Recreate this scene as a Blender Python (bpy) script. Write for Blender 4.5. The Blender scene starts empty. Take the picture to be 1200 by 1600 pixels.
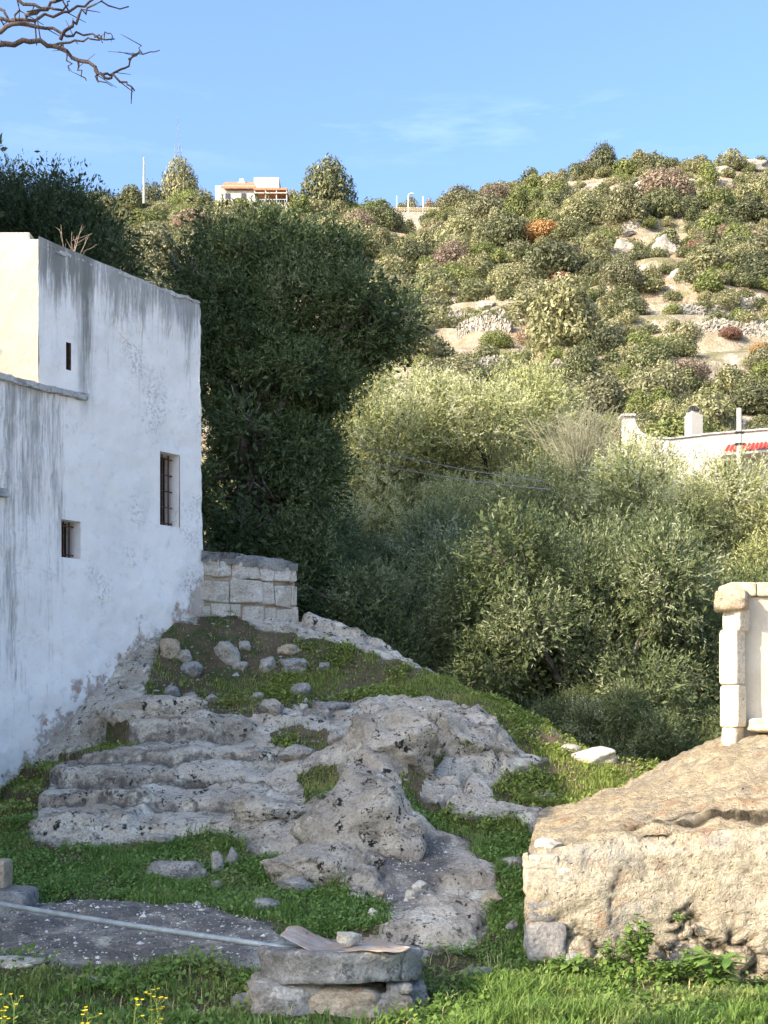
import bpy, math, random
import numpy as np
from mathutils import Vector, Matrix

# ------------------------------------------------------------------ camera, sky, sun, exposure
SC = bpy.context.scene
COL = SC.collection
HOR, FOC, EYE = 1120.0, 2000.0, 1.65          # horizon row, focal length (photo pixels), eye height
cam_d = bpy.data.cameras.new('camera'); cam = bpy.data.objects.new('camera', cam_d); COL.objects.link(cam)
cam.location = (0, 0, EYE); cam.rotation_euler = (math.pi / 2, 0, 0)
cam_d.sensor_width = 36; cam_d.lens = FOC / 1600 * 36
cam_d.shift_y = (HOR - 800) / 1600; cam_d.clip_start = 0.05; cam_d.clip_end = 3000
SC.camera = cam
SUN_HEAD, SUN_ELEV = math.radians(234), math.radians(28)
sun_d = bpy.data.lights.new('sun', 'SUN'); sun = bpy.data.objects.new('sun', sun_d); COL.objects.link(sun)
sun_d.energy = 3.05; sun_d.angle = math.radians(0.5); sun_d.color = (1.0, 0.86, 0.66)
sun.rotation_euler = (math.pi / 2 - SUN_ELEV, 0, math.pi - SUN_HEAD); sun.location = (-30, -20, 40)
W = bpy.data.worlds.new('World'); SC.world = W; W.use_nodes = True
wt = W.node_tree; wt.nodes.clear()
wo = wt.nodes.new('ShaderNodeOutputWorld'); wb = wt.nodes.new('ShaderNodeBackground')
sky = wt.nodes.new('ShaderNodeTexSky'); sky.sky_type = 'NISHITA'; sky.sun_disc = False
sky.sun_elevation = SUN_ELEV; sky.sun_rotation = SUN_HEAD
sky.air_density = 1.0; sky.dust_density = 4.0; sky.ozone_density = 4.8
wb.inputs['Strength'].default_value = 0.15
tc = wt.nodes.new('ShaderNodeTexCoord'); mp = wt.nodes.new('ShaderNodeMapping')
mp.inputs['Scale'].default_value = (5.0, 5.0, 26.0)
nz = wt.nodes.new('ShaderNodeTexNoise'); nz.inputs['Scale'].default_value = 1.0
nz.inputs['Detail'].default_value = 6; nz.inputs['Roughness'].default_value = 0.6
cr = wt.nodes.new('ShaderNodeMapRange'); cr.inputs[1].default_value = 0.50; cr.inputs[2].default_value = 0.82
cr.inputs[3].default_value = 0.0; cr.inputs[4].default_value = 0.15
sx = wt.nodes.new('ShaderNodeSeparateXYZ')
zb = wt.nodes.new('ShaderNodeMapRange'); zb.inputs[1].default_value = 0.388; zb.inputs[2].default_value = 0.412
zc = wt.nodes.new('ShaderNodeMapRange'); zc.inputs[1].default_value = 0.442; zc.inputs[2].default_value = 0.424
mm1 = wt.nodes.new('ShaderNodeMath'); mm1.operation = 'MULTIPLY'
mm2 = wt.nodes.new('ShaderNodeMath'); mm2.operation = 'MULTIPLY'
mx = wt.nodes.new('ShaderNodeMix'); mx.data_type = 'RGBA'
mx.inputs[7].default_value = (7.5, 8.0, 8.6, 1)
L = wt.links.new
L(tc.outputs['Generated'], mp.inputs['Vector']); L(mp.outputs[0], nz.inputs['Vector']); L(nz.outputs['Fac'], cr.inputs[0])
L(tc.outputs['Generated'], sx.inputs[0]); L(sx.outputs[2], zb.inputs[0]); L(sx.outputs[2], zc.inputs[0])
L(zb.outputs[0], mm1.inputs[0]); L(zc.outputs[0], mm1.inputs[1]); L(mm1.outputs[0], mm2.inputs[0]); L(cr.outputs[0], mm2.inputs[1])
L(mm2.outputs[0], mx.inputs[0]); L(sky.outputs[0], mx.inputs[6]); L(mx.outputs[2], wb.inputs['Color']); L(wb.outputs[0], wo.inputs['Surface'])
SC.view_settings.view_transform = 'Standard'; SC.view_settings.look = 'None'
SC.view_settings.exposure = 1.58; SC.view_settings.gamma = 1.0
SC.cycles.max_bounces = 6; SC.cycles.diffuse_bounces = 4; SC.cycles.transmission_bounces = 4
SC.cycles.use_denoising = True

# ------------------------------------------------------------------ helpers
RNG = np.random.default_rng(7)
def P(px, py, Y): return np.array([(px - 600) / FOC * Y, Y, EYE + (HOR - py) / FOC * Y])
def smooth(a, b, x):
    t = np.clip((x - a) / (b - a), 0, 1); return t * t * (3 - 2 * t)
_perm = np.random.default_rng(3).permutation(256); _perm = np.concatenate([_perm, _perm, _perm])
_g = np.random.default_rng(4).normal(size=(256, 3)); _g /= np.linalg.norm(_g, axis=1)[:, None]
def pn(p):
    p = np.asarray(p, float); i = np.floor(p).astype(int); f = p - i; i &= 255
    u = f * f * f * (f * (f * 6 - 15) + 10); out = np.zeros(len(p))
    for dx in (0, 1):
        for dy in (0, 1):
            for dz in (0, 1):
                h = _perm[_perm[_perm[i[:, 0] + dx] + i[:, 1] + dy] + i[:, 2] + dz]
                d = f - np.array([dx, dy, dz])
                w = (u[:, 0] if dx else 1 - u[:, 0]) * (u[:, 1] if dy else 1 - u[:, 1]) * (u[:, 2] if dz else 1 - u[:, 2])
                out += w * np.einsum('ij,ij->i', _g[h], d)
    return out * 1.5
def fbm(p, sc, octv=4, gain=0.5):
    a, o = 1.0, 0
    p = np.asarray(p, float) * sc
    for k in range(octv):
        o = o + a * pn(p + k * 17.3); p = p * 2.03; a *= gain
    return o
def ridge(p, sc, octv=3):
    a, o = 1.0, 0
    p = np.asarray(p, float) * sc
    for k in range(octv):
        o = o + a * (1 - 2 * np.abs(pn(p + k * 9.1))); p = p * 2.1; a *= 0.5
    return o
def worley(p, sc):
    """distance to nearest and second nearest feature point (numpy), and the cell id"""
    p = np.asarray(p, float) * sc; i = np.floor(p).astype(int); f = p - i
    d1 = np.full(len(p), 9.0); d2 = np.full(len(p), 9.0); cid = np.zeros(len(p), int)
    for dx in (-1, 0, 1):
        for dy in (-1, 0, 1):
            for dz in (-1, 0, 1):
                h = _perm[_perm[_perm[(i[:, 0] + dx) & 255] + ((i[:, 1] + dy) & 255)] + ((i[:, 2] + dz) & 255)]
                q = np.stack([_perm[h] / 255., _perm[h + 31] / 255., _perm[h + 77] / 255.], 1) * .9 + np.array([dx, dy, dz])
                d = np.linalg.norm(q - f, axis=1)
                nearer = d < d1
                d2 = np.where(nearer, d1, np.minimum(d2, d)); cid = np.where(nearer, h, cid); d1 = np.where(nearer, d, d1)
    return d1, d2, cid
def inpoly(px, py, poly):
    r = np.zeros(px.shape, bool); n = len(poly); j = n - 1
    for i in range(n):
        xi, yi = poly[i]; xj, yj = poly[j]
        c = ((yi > py) != (yj > py)) & (px < (xj - xi) * (py - yi) / (yj - yi + 1e-9) + xi)
        r ^= c; j = i
    return r

def mesh(name, verts, faces, mat=None, sm=False, attrs=None):
    """faces: list of (M,k) int arrays"""
    verts = np.asarray(verts, np.float32)
    me = bpy.data.meshes.new(name)
    faces = [np.asarray(f, np.int32) for f in faces if len(f)]
    me.vertices.add(len(verts)); me.vertices.foreach_set('co', verts.ravel())
    nl = sum(f.size for f in faces); nf = sum(len(f) for f in faces)
    me.loops.add(nl); me.polygons.add(nf)
    me.loops.foreach_set('vertex_index', np.concatenate([f.ravel() for f in faces]))
    tot = np.concatenate([np.full(len(f), f.shape[1], np.int32) for f in faces])
    me.polygons.foreach_set('loop_start', np.concatenate([[0], np.cumsum(tot)[:-1]]).astype(np.int32))
    me.polygons.foreach_set('use_smooth', np.full(nf, sm))
    if attrs:
        for k, v in attrs.items():
            a = me.attributes.new(k, 'FLOAT', 'POINT'); a.data.foreach_set('value', np.asarray(v, np.float32))
    me.update(calc_edges=True); me.validate()
    if mat: me.materials.append(mat)
    return me
def link(name, me, parent=None, loc=None):
    o = bpy.data.objects.new(name, me); COL.objects.link(o)
    if parent: o.parent = parent
    if loc is not None: o.location = tuple(loc)
    return o
def tag(o, label=None, cat=None, group=None, kind=None):
    for k, v in (('label', label), ('category', cat), ('group', group), ('kind', kind)):
        if v: o[k] = v
    return o
def thing(name, loc, label, cat, group=None):
    o = bpy.data.objects.new(name, None); COL.objects.link(o); o.location = tuple(float(c) for c in loc); o.empty_display_size = .1
    return tag(o, label, cat, group)
class MB:
    """collects world-space pieces; build() makes ONE mesh object, local to its parent"""
    def __init__(s): s.v, s.q, s.t, s.n = [], [], [], 0; s.at = []
    def add(s, v, q=(), t=(), a=0.0):
        v = np.asarray(v, float); s.v.append(v)
        if len(q): s.q.append(np.asarray(q) + s.n)
        if len(t): s.t.append(np.asarray(t) + s.n)
        s.at.append(np.broadcast_to(np.asarray(a, float), (len(v),))); s.n += len(v); return s
    def box(s, a, b, rot=0, jit=0.0):
        """box between corners a and b, turned about z round its centre"""
        a = np.array(a, float); b = np.array(b, float); c = (a + b) / 2
        v = np.array([[x, y, z] for x in (a[0], b[0]) for y in (a[1], b[1]) for z in (a[2], b[2])]) - c
        if jit: v += RNG.normal(size=v.shape) * jit
        cs, sn = math.cos(rot), math.sin(rot)
        v = np.stack([v[:, 0] * cs - v[:, 1] * sn, v[:, 0] * sn + v[:, 1] * cs, v[:, 2]], 1) + c
        return s.add(v, [(0, 1, 3, 2), (4, 6, 7, 5), (0, 4, 5, 1), (2, 3, 7, 6), (0, 2, 6, 4), (1, 5, 7, 3)])
    def tube(s, pts, rad, sides=6, a=0.0):
        pts = np.asarray(pts, float); rad = np.broadcast_to(np.asarray(rad, float), (len(pts),))
        d = np.gradient(pts, axis=0); d /= np.linalg.norm(d, axis=1)[:, None] + 1e-9
        ref = np.array([0, 0, 1.]) if abs(d[0][2]) < .9 else np.array([1., 0, 0])
        u = np.cross(d, ref); u /= np.linalg.norm(u, axis=1)[:, None] + 1e-9; w = np.cross(d, u)
        an = np.linspace(0, 2 * math.pi, sides, endpoint=False)
        v = pts[:, None, :] + rad[:, None, None] * (u[:, None, :] * np.cos(an)[None, :, None] + w[:, None, :] * np.sin(an)[None, :, None])
        n = len(pts); q = [(i * sides + k, i * sides + (k + 1) % sides, (i + 1) * sides + (k + 1) % sides, (i + 1) * sides + k) for i in range(n - 1) for k in range(sides)]
        v = np.concatenate([v.reshape(-1, 3), pts[:1], pts[-1:]])
        t = [(n * sides, (k + 1) % sides, k) for k in range(sides)] + [(n * sides + 1, (n - 1) * sides + k, (n - 1) * sides + (k + 1) % sides) for k in range(sides)]
        return s.add(v, q, t, a)
    def build(s, name, mat, parent=None, sm=False, off=None):
        v = np.concatenate(s.v)
        if off is None: off = np.array(parent.location) if parent else np.zeros(3)
        q = np.concatenate(s.q) if s.q else np.zeros((0, 4), int); t = np.concatenate(s.t) if s.t else np.zeros((0, 3), int)
        return link(name, mesh(name, v - off, [q, t], mat, sm, {'tint': np.concatenate(s.at)}), parent)
def bevel(o, w, seg=2):
    m = o.modifiers.new('bevel', 'BEVEL'); m.width = w; m.segments = seg; m.limit_method = 'ANGLE'; return o

# ------------------------------------------------------------------ materials
class N:
    def __init__(s, name):
        s.m = bpy.data.materials.new(name); s.m.use_nodes = True; s.t = s.m.node_tree; s.t.nodes.clear()
        s.out = s.t.nodes.new('ShaderNodeOutputMaterial'); s.tc = None
    def new(s, typ, **kw):
        n = s.t.nodes.new('ShaderNode' + typ)
        for k, v in kw.items(): setattr(n, k, v)
        return n
    def put(s, sock, v):
        if isinstance(v, bpy.types.NodeSocket): s.t.links.new(v, sock)
        elif v is not None:
            if sock.type == 'RGBA' and len(v) == 3: v = (*v, 1)
            sock.default_value = v
    def co(s, scale=(1, 1, 1), obj=True):
        if s.tc is None: s.tc = s.new('TexCoord')
        m = s.new('Mapping'); s.t.links.new(s.tc.outputs['Object'], m.inputs['Vector']); m.inputs['Scale'].default_value = scale
        return m.outputs[0]
    def noise(s, sc, det=5, rough=.6, vec=None, dist=0.0):
        n = s.new('TexNoise'); s.put(n.inputs['Vector'], vec if vec is not None else s.co()); n.inputs['Scale'].default_value = sc
        n.inputs['Detail'].default_value = det; n.inputs['Roughness'].default_value = rough; n.inputs['Distortion'].default_value = dist
        return n.outputs['Fac']
    def vor(s, sc, feat='F1', vec=None, rnd=1.0):
        n = s.new('TexVoronoi', feature=feat); s.put(n.inputs['Vector'], vec if vec is not None else s.co())
        n.inputs['Scale'].default_value = sc; n.inputs['Randomness'].default_value = rnd
        return n.outputs['Distance']
    def warp(s, amt, sc=14):
        t = s.new('TexNoise'); s.put(t.inputs['Vector'], s.co()); t.inputs['Scale'].default_value = sc; t.inputs['Detail'].default_value = 4
        v = s.new('VectorMath', operation='MULTIPLY_ADD'); s.t.links.new(t.outputs['Color'], v.inputs[0]); v.inputs[1].default_value = (amt,) * 3; s.t.links.new(s.co(), v.inputs[2]); return v.outputs[0]
    def rng(s, x, a, b, c=0.0, d=1.0, smooth=True):
        n = s.new('MapRange'); n.interpolation_type = 'SMOOTHSTEP' if smooth else 'LINEAR'
        s.put(n.inputs[0], x)
        for i, v in enumerate((a, b, c, d)): s.put(n.inputs[i + 1], v)
        return n.outputs[0]
    def math(s, op, a, b=0.0):
        n = s.new('Math', operation=op); s.put(n.inputs[0], a); s.put(n.inputs[1], b); return n.outputs[0]
    def mix(s, f, a, b, mode='MIX'):
        n = s.new('Mix', data_type='RGBA', blend_type=mode); s.put(n.inputs[0], f); s.put(n.inputs[6], a); s.put(n.inputs[7], b); return n.outputs[2]
    def attr(s, name): return s.new('Attribute', attribute_name=name).outputs['Fac']
    def z(s):
        n = s.new('SeparateXYZ'); s.put(n.inputs[0], s.co()); return n.outputs[2]
    def axis(s, i):
        n = s.new('SeparateXYZ'); s.put(n.inputs[0], s.co()); return n.outputs[i]
    def bump(s, h, st, dist=.02):
        n = s.new('Bump'); n.inputs['Strength'].default_value = st; n.inputs['Distance'].default_value = dist; s.put(n.inputs['Height'], h); return n.outputs[0]
    def fin(s, col, rough=.9, nrm=None, spec=.2, metal=0.0, transl=None, alpha=None):
        b = s.new('BsdfPrincipled'); s.put(b.inputs['Base Color'], col); s.put(b.inputs['Roughness'], rough)
        b.inputs['Specular IOR Level'].default_value = spec; b.inputs['Metallic'].default_value = metal
        if nrm is not None: s.put(b.inputs['Normal'], nrm)
        o = b.outputs[0]
        if transl:
            t = s.new('BsdfTranslucent'); s.put(t.inputs['Color'], col); mxs = s.new('MixShader'); mxs.inputs[0].default_value = transl
            s.t.links.new(o, mxs.inputs[1]); s.t.links.new(t.outputs[0], mxs.inputs[2]); o = mxs.outputs[0]
        s.t.links.new(o, s.out.inputs['Surface']); return s.m

def leaf_mat(name, c0, c1, c2, var=.35, transl=.25, rough=.55, spec=.3):
    n = N(name); a = n.attr('tint'); c = n.mix(n.rng(a, 0, .7), c0, c1); c = n.mix(n.rng(a, .72, .98), c, c2)
    oi = n.new('ObjectInfo'); c = n.mix(1.0, c, n.mix(oi.outputs['Random'], (1 - var, 1 - var, 1 - var * .8), (1 + var, 1 + var * .9, 1 + var * .6)), 'MULTIPLY')
    return n.fin(c, rough, None, spec, transl=transl)
M = {}
M['olive'] = leaf_mat('olive_leaf', (.070, .102, .038), (.20, .232, .098), (.43, .45, .28), .12)
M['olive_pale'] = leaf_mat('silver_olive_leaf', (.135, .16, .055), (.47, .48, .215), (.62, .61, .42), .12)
M['holm'] = leaf_mat('holm_oak_leaf', (.046, .076, .030), (.115, .155, .058), (.26, .29, .15), .1)
M['shrub_grey'] = leaf_mat('grey_green_scrub', (.14, .147, .07), (.275, .27, .14), (.38, .36, .22), .3)
M['shrub_dark'] = leaf_mat('dark_green_scrub', (.068, .084, .042), (.16, .172, .078), (.26, .26, .135), .3)
M['shrub_bright'] = leaf_mat('bright_green_scrub', (.125, .155, .048), (.20, .23, .075), (.28, .29, .12), .2)
M['shrub_orange'] = leaf_mat('orange_leaf', (.32, .18, .075), (.42, .25, .10), (.48, .33, .15), .15)
M['shrub_red'] = leaf_mat('red_brown_leaf', (.24, .12, .085), (.32, .17, .115), (.36, .23, .15), .25)
M['shrub_brown'] = leaf_mat('bare_brown_twig', (.2, .15, .105), (.29, .225, .16), (.36, .29, .22), .2)
def bark(name, a, b):
    n = N(name); f = n.noise(9, 5, .6, n.co((1, 1, .25))); h = n.noise(30, 4, .6, n.co((1, 1, .3)))
    return n.fin(n.mix(n.rng(f, .35, .65), a, b), .9, n.bump(h, .8, .02))
M['bark'] = bark('grey_bark', (.07, .06, .05), (.20, .175, .15))
M['twig'] = bark('dark_twig', (.03, .024, .022), (.07, .055, .05))
M['dry_twig'] = bark('dry_pale_twig', (.30, .22, .16), (.42, .33, .25))

def rock_mat(name, base, light, dark, spots=.5, warm=None, bs=1.0, soil=False, black=(.035, .035, .033)):
    n = N(name)
    wv = n.warp(.06)
    a = n.noise(1.3, 6, .68); c = n.mix(n.rng(a, .42, .58), base, light)
    if warm: c = n.mix(n.rng(n.noise(3.1, 4, .6, n.co((1.3, 1, .8))), .52, .7, 0, .75), c, warm)
    c = n.mix(n.rng(n.noise(2.1, 7, .74, n.co((1, 1.2, 2.6))), .50, .62, 0, .75), c, dark)              # algae-darkened bands
    c = n.mix(n.rng(n.noise(5.2, 8, .74, wv), .55, .63, 0, .85), c, [min(.78, v * 1.28) for v in light])   # pale lichen
    c = n.mix(n.math('MULTIPLY', n.rng(n.noise(10, 7, .72, wv), .55, .61), n.rng(n.noise(1.9, 5, .7), .40, .54, 0, spots)), c, black)   # black lichen
    g = n.noise(46, 4, .75); c = n.mix(n.rng(g, .46, .62, 0, .6), c, n.mix(1, c, (.5, .49, .47), 'MULTIPLY'))
    v2 = n.vor(21, 'F1', wv); c = n.mix(n.math('MULTIPLY', n.rng(v2, .30, .14), n.rng(n.noise(2.7, 4, .6), .50, .58, 0, spots * .9)), c, black)
    if soil:
        c = n.mix(n.rng(n.math('ADD', n.attr('dirt'), n.math('MULTIPLY', n.math('SUBTRACT', n.noise(9, 5, .7), .5), .9)), .35, .6), c, n.mix(n.noise(20, 3, .6), (.09, .08, .065), (.23, .205, .17)))
        c = n.mix(n.math('MULTIPLY', n.attr('gravel'), n.rng(n.noise(5, 6, .7), .3, .6, .25, .85)), c, n.mix(n.noise(55, 3, .7), (.035, .033, .032), (.21, .2, .19)))
    h = n.math('ADD', n.math('MULTIPLY', n.noise(5, 8, .66), 1.0), n.math('MULTIPLY', n.noise(45, 5, .75), .25))
    h = n.math('SUBTRACT', h, n.math('MULTIPLY', n.rng(n.vor(14), .0, .35, 1, 0), .12))
    return n.fin(c, .95, n.bump(h, 1.0 * bs, .09), .1)
M['rock'] = rock_mat('limestone_bedrock', (.48, .42, .335), (.66, .595, .49), (.22, .195, .155), 1.0, None, .9, True)
M['boulder'] = rock_mat('pale_spotted_limestone', (.47, .42, .34), (.61, .555, .46), (.24, .215, .17), 1.0, None, 1.0)
M['stone'] = rock_mat('loose_limestone', (.36, .335, .29), (.50, .47, .41), (.19, .175, .15), .35, (.42, .33, .22), .7)
M['stone_grey'] = rock_mat('grey_limestone', (.29, .28, .26), (.42, .41, .38), (.15, .145, .135), .6, None, .8)
M['stone_pale'] = rock_mat('pale_limestone', (.55, .51, .42), (.66, .62, .53), (.38, .34, .27), .1, (.58, .46, .30), .5)
M['stone_warm'] = rock_mat('ochre_stone', (.42, .34, .24), (.52, .45, .34), (.22, .18, .13), .3, (.45, .27, .15), .6)
M['hillrock'] = rock_mat('hill_limestone', (.36, .33, .28), (.47, .44, .38), (.24, .21, .17), .4, (.40, .30, .21), .8)

def soil_mat():
    n = N('soil'); a = n.noise(2.2, 6, .65); b = n.noise(16, 5, .7)
    c = n.mix(n.rng(a, .35, .65), (.10, .075, .05), (.17, .125, .085)); c = n.mix(n.rng(b, .5, .75, 0, .8), c, (.06, .05, .035))
    c = n.mix(n.rng(n.noise(3.2, 5, .6), .45, .6, 0, .8), c, (.055, .075, .025))
    c = n.mix(n.math('MULTIPLY', n.attr('gravel'), .9), c, n.mix(n.noise(40, 3, .7), (.04, .037, .035), (.19, .18, .17)))
    return n.fin(c, 1.0, n.bump(n.noise(24, 6, .7), .8, .04), .05)
M['soil'] = soil_mat()
def hill_mat():
    n = N('dry_hillside'); a = n.noise(.06, 6, .65); b = n.noise(.5, 6, .7); d = n.noise(.22, 5, .65)
    c = n.mix(n.rng(b, .35, .65), (.28, .235, .16), (.43, .37, .275)); c = n.mix(n.rng(a, .45, .6, 0, .5), c, (.40, .26, .165))
    c = n.mix(n.rng(d, .56, .64), c, n.mix(n.noise(1.2, 4, .6), (.42, .38, .32), (.62, .57, .49)))
    c = n.mix(n.rng(n.noise(.35, 5, .6), .52, .62, 0, .7), c, (.17, .175, .075))
    return n.fin(c, 1.0, n.bump(n.noise(1.5, 6, .7), 1.0, .5), .05)
M['hill'] = hill_mat()
def grass_mat(name, a, b, c2):
    n = N(name); t = n.attr('tint'); c = n.mix(t, a, b); c = n.mix(n.rng(n.noise(1.7, 4, .6), .5, .68, 0, .7), c, c2)
    return n.fin(c, .55, None, .25, transl=.35)
M['grass'] = grass_mat('green_grass', (.09, .17, .032), (.25, .36, .08), (.32, .34, .12))
M['turf'] = grass_mat('short_yellow_green_turf', (.15, .21, .04), (.36, .42, .105), (.42, .39, .15))
M['weed'] = grass_mat('leafy_weed', (.095, .19, .042), (.26, .38, .095), (.32, .35, .13))
M['weed_bright'] = grass_mat('flowering_weed', (.13, .2, .035), (.22, .3, .07), (.2, .27, .05))

def plain(name, col, rough=.6, var=.15, spec=.3, metal=0.0, sc=8, bs=.2):
    n = N(name); f = n.noise(sc, 5, .65)
    c = n.mix(n.rng(f, .3, .7), [v * (1 - var) for v in col], [min(1, v * (1 + var)) for v in col])
    return n.fin(c, rough, n.bump(n.noise(sc * 4, 4, .6), bs, .01), spec, metal)
# ------------------------------------------------------------------ terrain
_cx = np.array([-900, 0, 160, 330, 450, 560, 640, 720, 800, 880, 950, 1050, 1200, 2100], float)
_cy = np.array([345, 338, 326, 326, 328, 334, 340, 322, 304, 284, 268, 266, 272, 262], float)
def far_z(X, Y):
    X = np.asarray(X, float); Y = np.asarray(Y, float)
    px = 600 + FOC * X / np.maximum(Y, 30)
    zc_ = EYE + (HOR - np.interp(px, _cx, _cy)) / FOC * 210
    s = np.clip((Y - 42) / 168, 0, 1)
    z = np.where(Y < 42, -.2 + 3.2 * smooth(20, 42, Y), 3 + (zc_ - 3) * s)
    z = z - np.maximum(Y - 212, 0) * .12
    q = np.stack([X, Y, 0 * X], -1).reshape(-1, 3)
    w = smooth(44, 75, Y) * (1 - .6 * smooth(195, 210, Y))
    und = (fbm(q, .035, 3) * 2.2 + fbm(q, .16, 4) * .7).reshape(X.shape)
    z = z + und * w
    # dry terraces: the slope rises in benches
    st = 3.4; ph = z / st + fbm(q, .02, 2).reshape(X.shape) * .9; fr = ph - np.floor(ph)
    zt = (np.floor(ph) + smooth(.55, .98, fr) - (ph - z / st)) * st
    wt_ = smooth(60, 80, Y) * (1 - smooth(175, 200, Y)) * .42
    return z * (1 - wt_) + zt * wt_

CP = []
def cp(px, py, Y): CP.append(P(px, py, Y))
for x in (-6, -3, 0, 3, 5.5): CP.append(np.array([x, 4.3, 0.0])); CP.append(np.array([x, 5.8, 0.0]))
for a in [(600, 1590, 7.0), (100, 1560, 7.4), (1100, 1588, 7.1), (100, 1480, 8.3), (300, 1480, 8.3), (700, 1500, 8.2), (520, 1480, 8.3), (150, 1400, 9.6), (450, 1420, 9.2),
          (700, 1420, 9.3), (100, 1330, 10.9), (300, 1322, 11.0), (500, 1390, 9.8), (650, 1395, 9.7), (760, 1385, 9.8), (40, 1300, 11.5), (800, 1440, 9.0),
          (120, 1240, 12.2), (300, 1240, 12.2), (130, 1175, 13.3), (200, 1100, 14.0), (300, 1180, 13.0), (330, 1105, 14.0), (245, 1005, 15.3), (300, 955, 15.9), (0, 1245, 13.6), (60, 1190, 13.9), (-150, 1330, 12.3),
          (560, 1175, 12.7), (600, 1195, 12.5), (630, 1260, 11.6), (600, 1330, 10.8), (560, 1372, 10.1), (500, 1290, 11.3), (450, 1320, 11.0), (420, 1240, 12.0), (480, 1200, 12.5),
          (675, 1275, 11.6), (660, 1330, 10.7), (690, 1195, 12.9), (760, 1215, 12.7), (680, 1245, 12.1), (770, 1282, 11.6), (850, 1275, 11.8), (900, 1235, 12.5), (730, 1330, 10.9), (820, 1340, 10.8),
          (600, 1108, 14.3), (700, 1118, 14.1), (780, 1162, 13.5), (640, 1182, 13.1), (720, 1176, 13.2), (880, 1182, 13.3), (1040, 1202, 13.2), (950, 1235, 12.4), (1000, 1200, 13.1),
          (860, 1137, 14.2), (780, 1095, 15.0), (700, 1058, 15.8), (600, 1012, 16.4), (520, 985, 16.8), (470, 974, 17.0), (400, 964, 17.0), (335, 962, 16.6),
          (400, 1040, 15.4), (300, 1060, 15.0), (500, 1060, 15.3), (520, 1100, 14.5), (420, 1128, 13.9), (600, 1070, 15.2), (750, 1092, 14.9), (830, 1160, 13.7)]:
    cp(*a)
for a in [(-1.6, 18.6, 2.2), (-.2, 18.6, 1.2), (1.0, 17.4, .8), (2.2, 16.0, .4), (3.2, 14.6, .2), (3.2, 12.0, .45), (1.3, 9.5, .12), (3.5, 9.5, 0), (1.0, 8.3, .06), (1.7, 8.25, .0), (2.6, 8.2, -.10), (3.6, 8.1, -.16), (5, 8.1, -.18), (4.8, 13.0, .1), (5.2, 9.6, -.05),
          (-6.5, 9.0, .35), (-6.5, 12.0, .6), (-6.0, 15.5, 1.6), (-5.0, 19.5, 1.2), (0, 20.0, -.1), (3, 19, -.1), (-2.5, 20.2, .4), (5.3, 17, -.1)]:
    CP.append(np.array(a))
CP = np.array(CP)
def _phi(d2): return np.where(d2 > 0, .5 * d2 * np.log(d2 + 1e-12), 0)
_n = len(CP); _A = np.zeros((_n + 3, _n + 3)); _d2 = ((CP[:, None, :2] - CP[None, :, :2]) ** 2).sum(-1)
_A[:_n, :_n] = _phi(_d2) + np.eye(_n) * .02; _A[:_n, _n] = 1; _A[:_n, _n + 1:] = CP[:, :2]; _A[_n:, :_n] = _A[:_n, _n:].T
_w = np.linalg.solve(_A, np.concatenate([CP[:, 2], [0, 0, 0]]))
def base_z(q):
    out = np.empty(len(q))
    for i in range(0, len(q), 40000):
        s = q[i:i + 40000]; d2 = ((s[:, None, :] - CP[None, :, :2]) ** 2).sum(-1)
        out[i:i + 40000] = _phi(d2) @ _w[:_n] + _w[_n] + s @ _w[_n + 1:]
    return out
def _bounce_yard():  # pale unseen ground added behind the camera to bounce sunlight into shade
    v = np.array([(-14, -60, -.03), (60, -60, -.03), (60, 4.6, -.03), (-14, 4.6, -.03)]); o = link('bounce_yard', mesh('bounce_yard', v, [[(0, 1, 2, 3)]], plain('pale_bounce_stone', (.56, .51, .42), .95, .2, .1, 0, 1.5, .5))); tag(o, 'unseen pale ground sheet added behind the camera to bounce light', kind='structure')
_bounce_yard()
GX0, GX1, GY0, GY1, GS = -7.0, 5.6, 4.2, 20.4, .0215
gx = np.arange(GX0, GX1 + 1e-6, GS); gy = np.arange(GY0, GY1 + 1e-6, GS); NX, NY = len(gx), len(gy)
XX, YY = np.meshgrid(gx, gy); q2 = np.stack([XX.ravel(), YY.ravel()], 1); q3 = np.stack([XX.ravel(), YY.ravel(), 0 * XX.ravel()], 1)
Z0 = base_z(q2)
# rock-cut steps on the left: same slope, gathered into risers
wn = fbm(q3, .9, 3) * .045 + fbm(q3, 5, 3) * .012
def steps(z):
    lv = [(.585, .56, .75), (.80, .75, .94), (1.0, .94, 1.13), (1.2, 1.13, 1.29), (1.52, 1.36, 1.74)]
    o = np.minimum(z, .56)
    for c, a, b in lv: o = o + (b - a) * smooth(c - .014, c + .014, z)
    o = o + np.maximum(z - 1.80, 0)
    return o + (z - o) * .36
PX = 600 + FOC * XX.ravel() / YY.ravel(); PY0 = HOR - FOC * (Z0 - EYE) / YY.ravel()
def blur(a, r, it=2):
    a = a.reshape(NY, NX).astype(float)
    for _ in range(it):
        for ax in (0, 1):
            p = np.concatenate([np.repeat(np.take(a, [0], ax), r, ax), a, np.repeat(np.take(a, [-1], ax), r + 1, ax)], ax)
            c = np.cumsum(p, ax); n = a.shape[ax]
            a = (np.take(c, range(2 * r, 2 * r + n), ax) - np.concatenate([np.zeros_like(np.take(c, [0], ax)), np.take(c, range(0, 2 * r + n - 1), ax)], ax).take(range(0, n), ax)) / (2 * r)
    return a.ravel()
def tread_foot(z, a, b):
    return np.max([smooth(c - a, c - .02, z) * (1 - smooth(c - .014, c + .004, z)) for c in (.80, 1.0, 1.2, 1.52)], 0)
stp = inpoly(PX, PY0, [(-40, 1330), (30, 1335), (330, 1330), (400, 1300), (420, 1240), (395, 1180), (370, 1090), (215, 1085), (150, 1130), (-40, 1260)])
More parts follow.
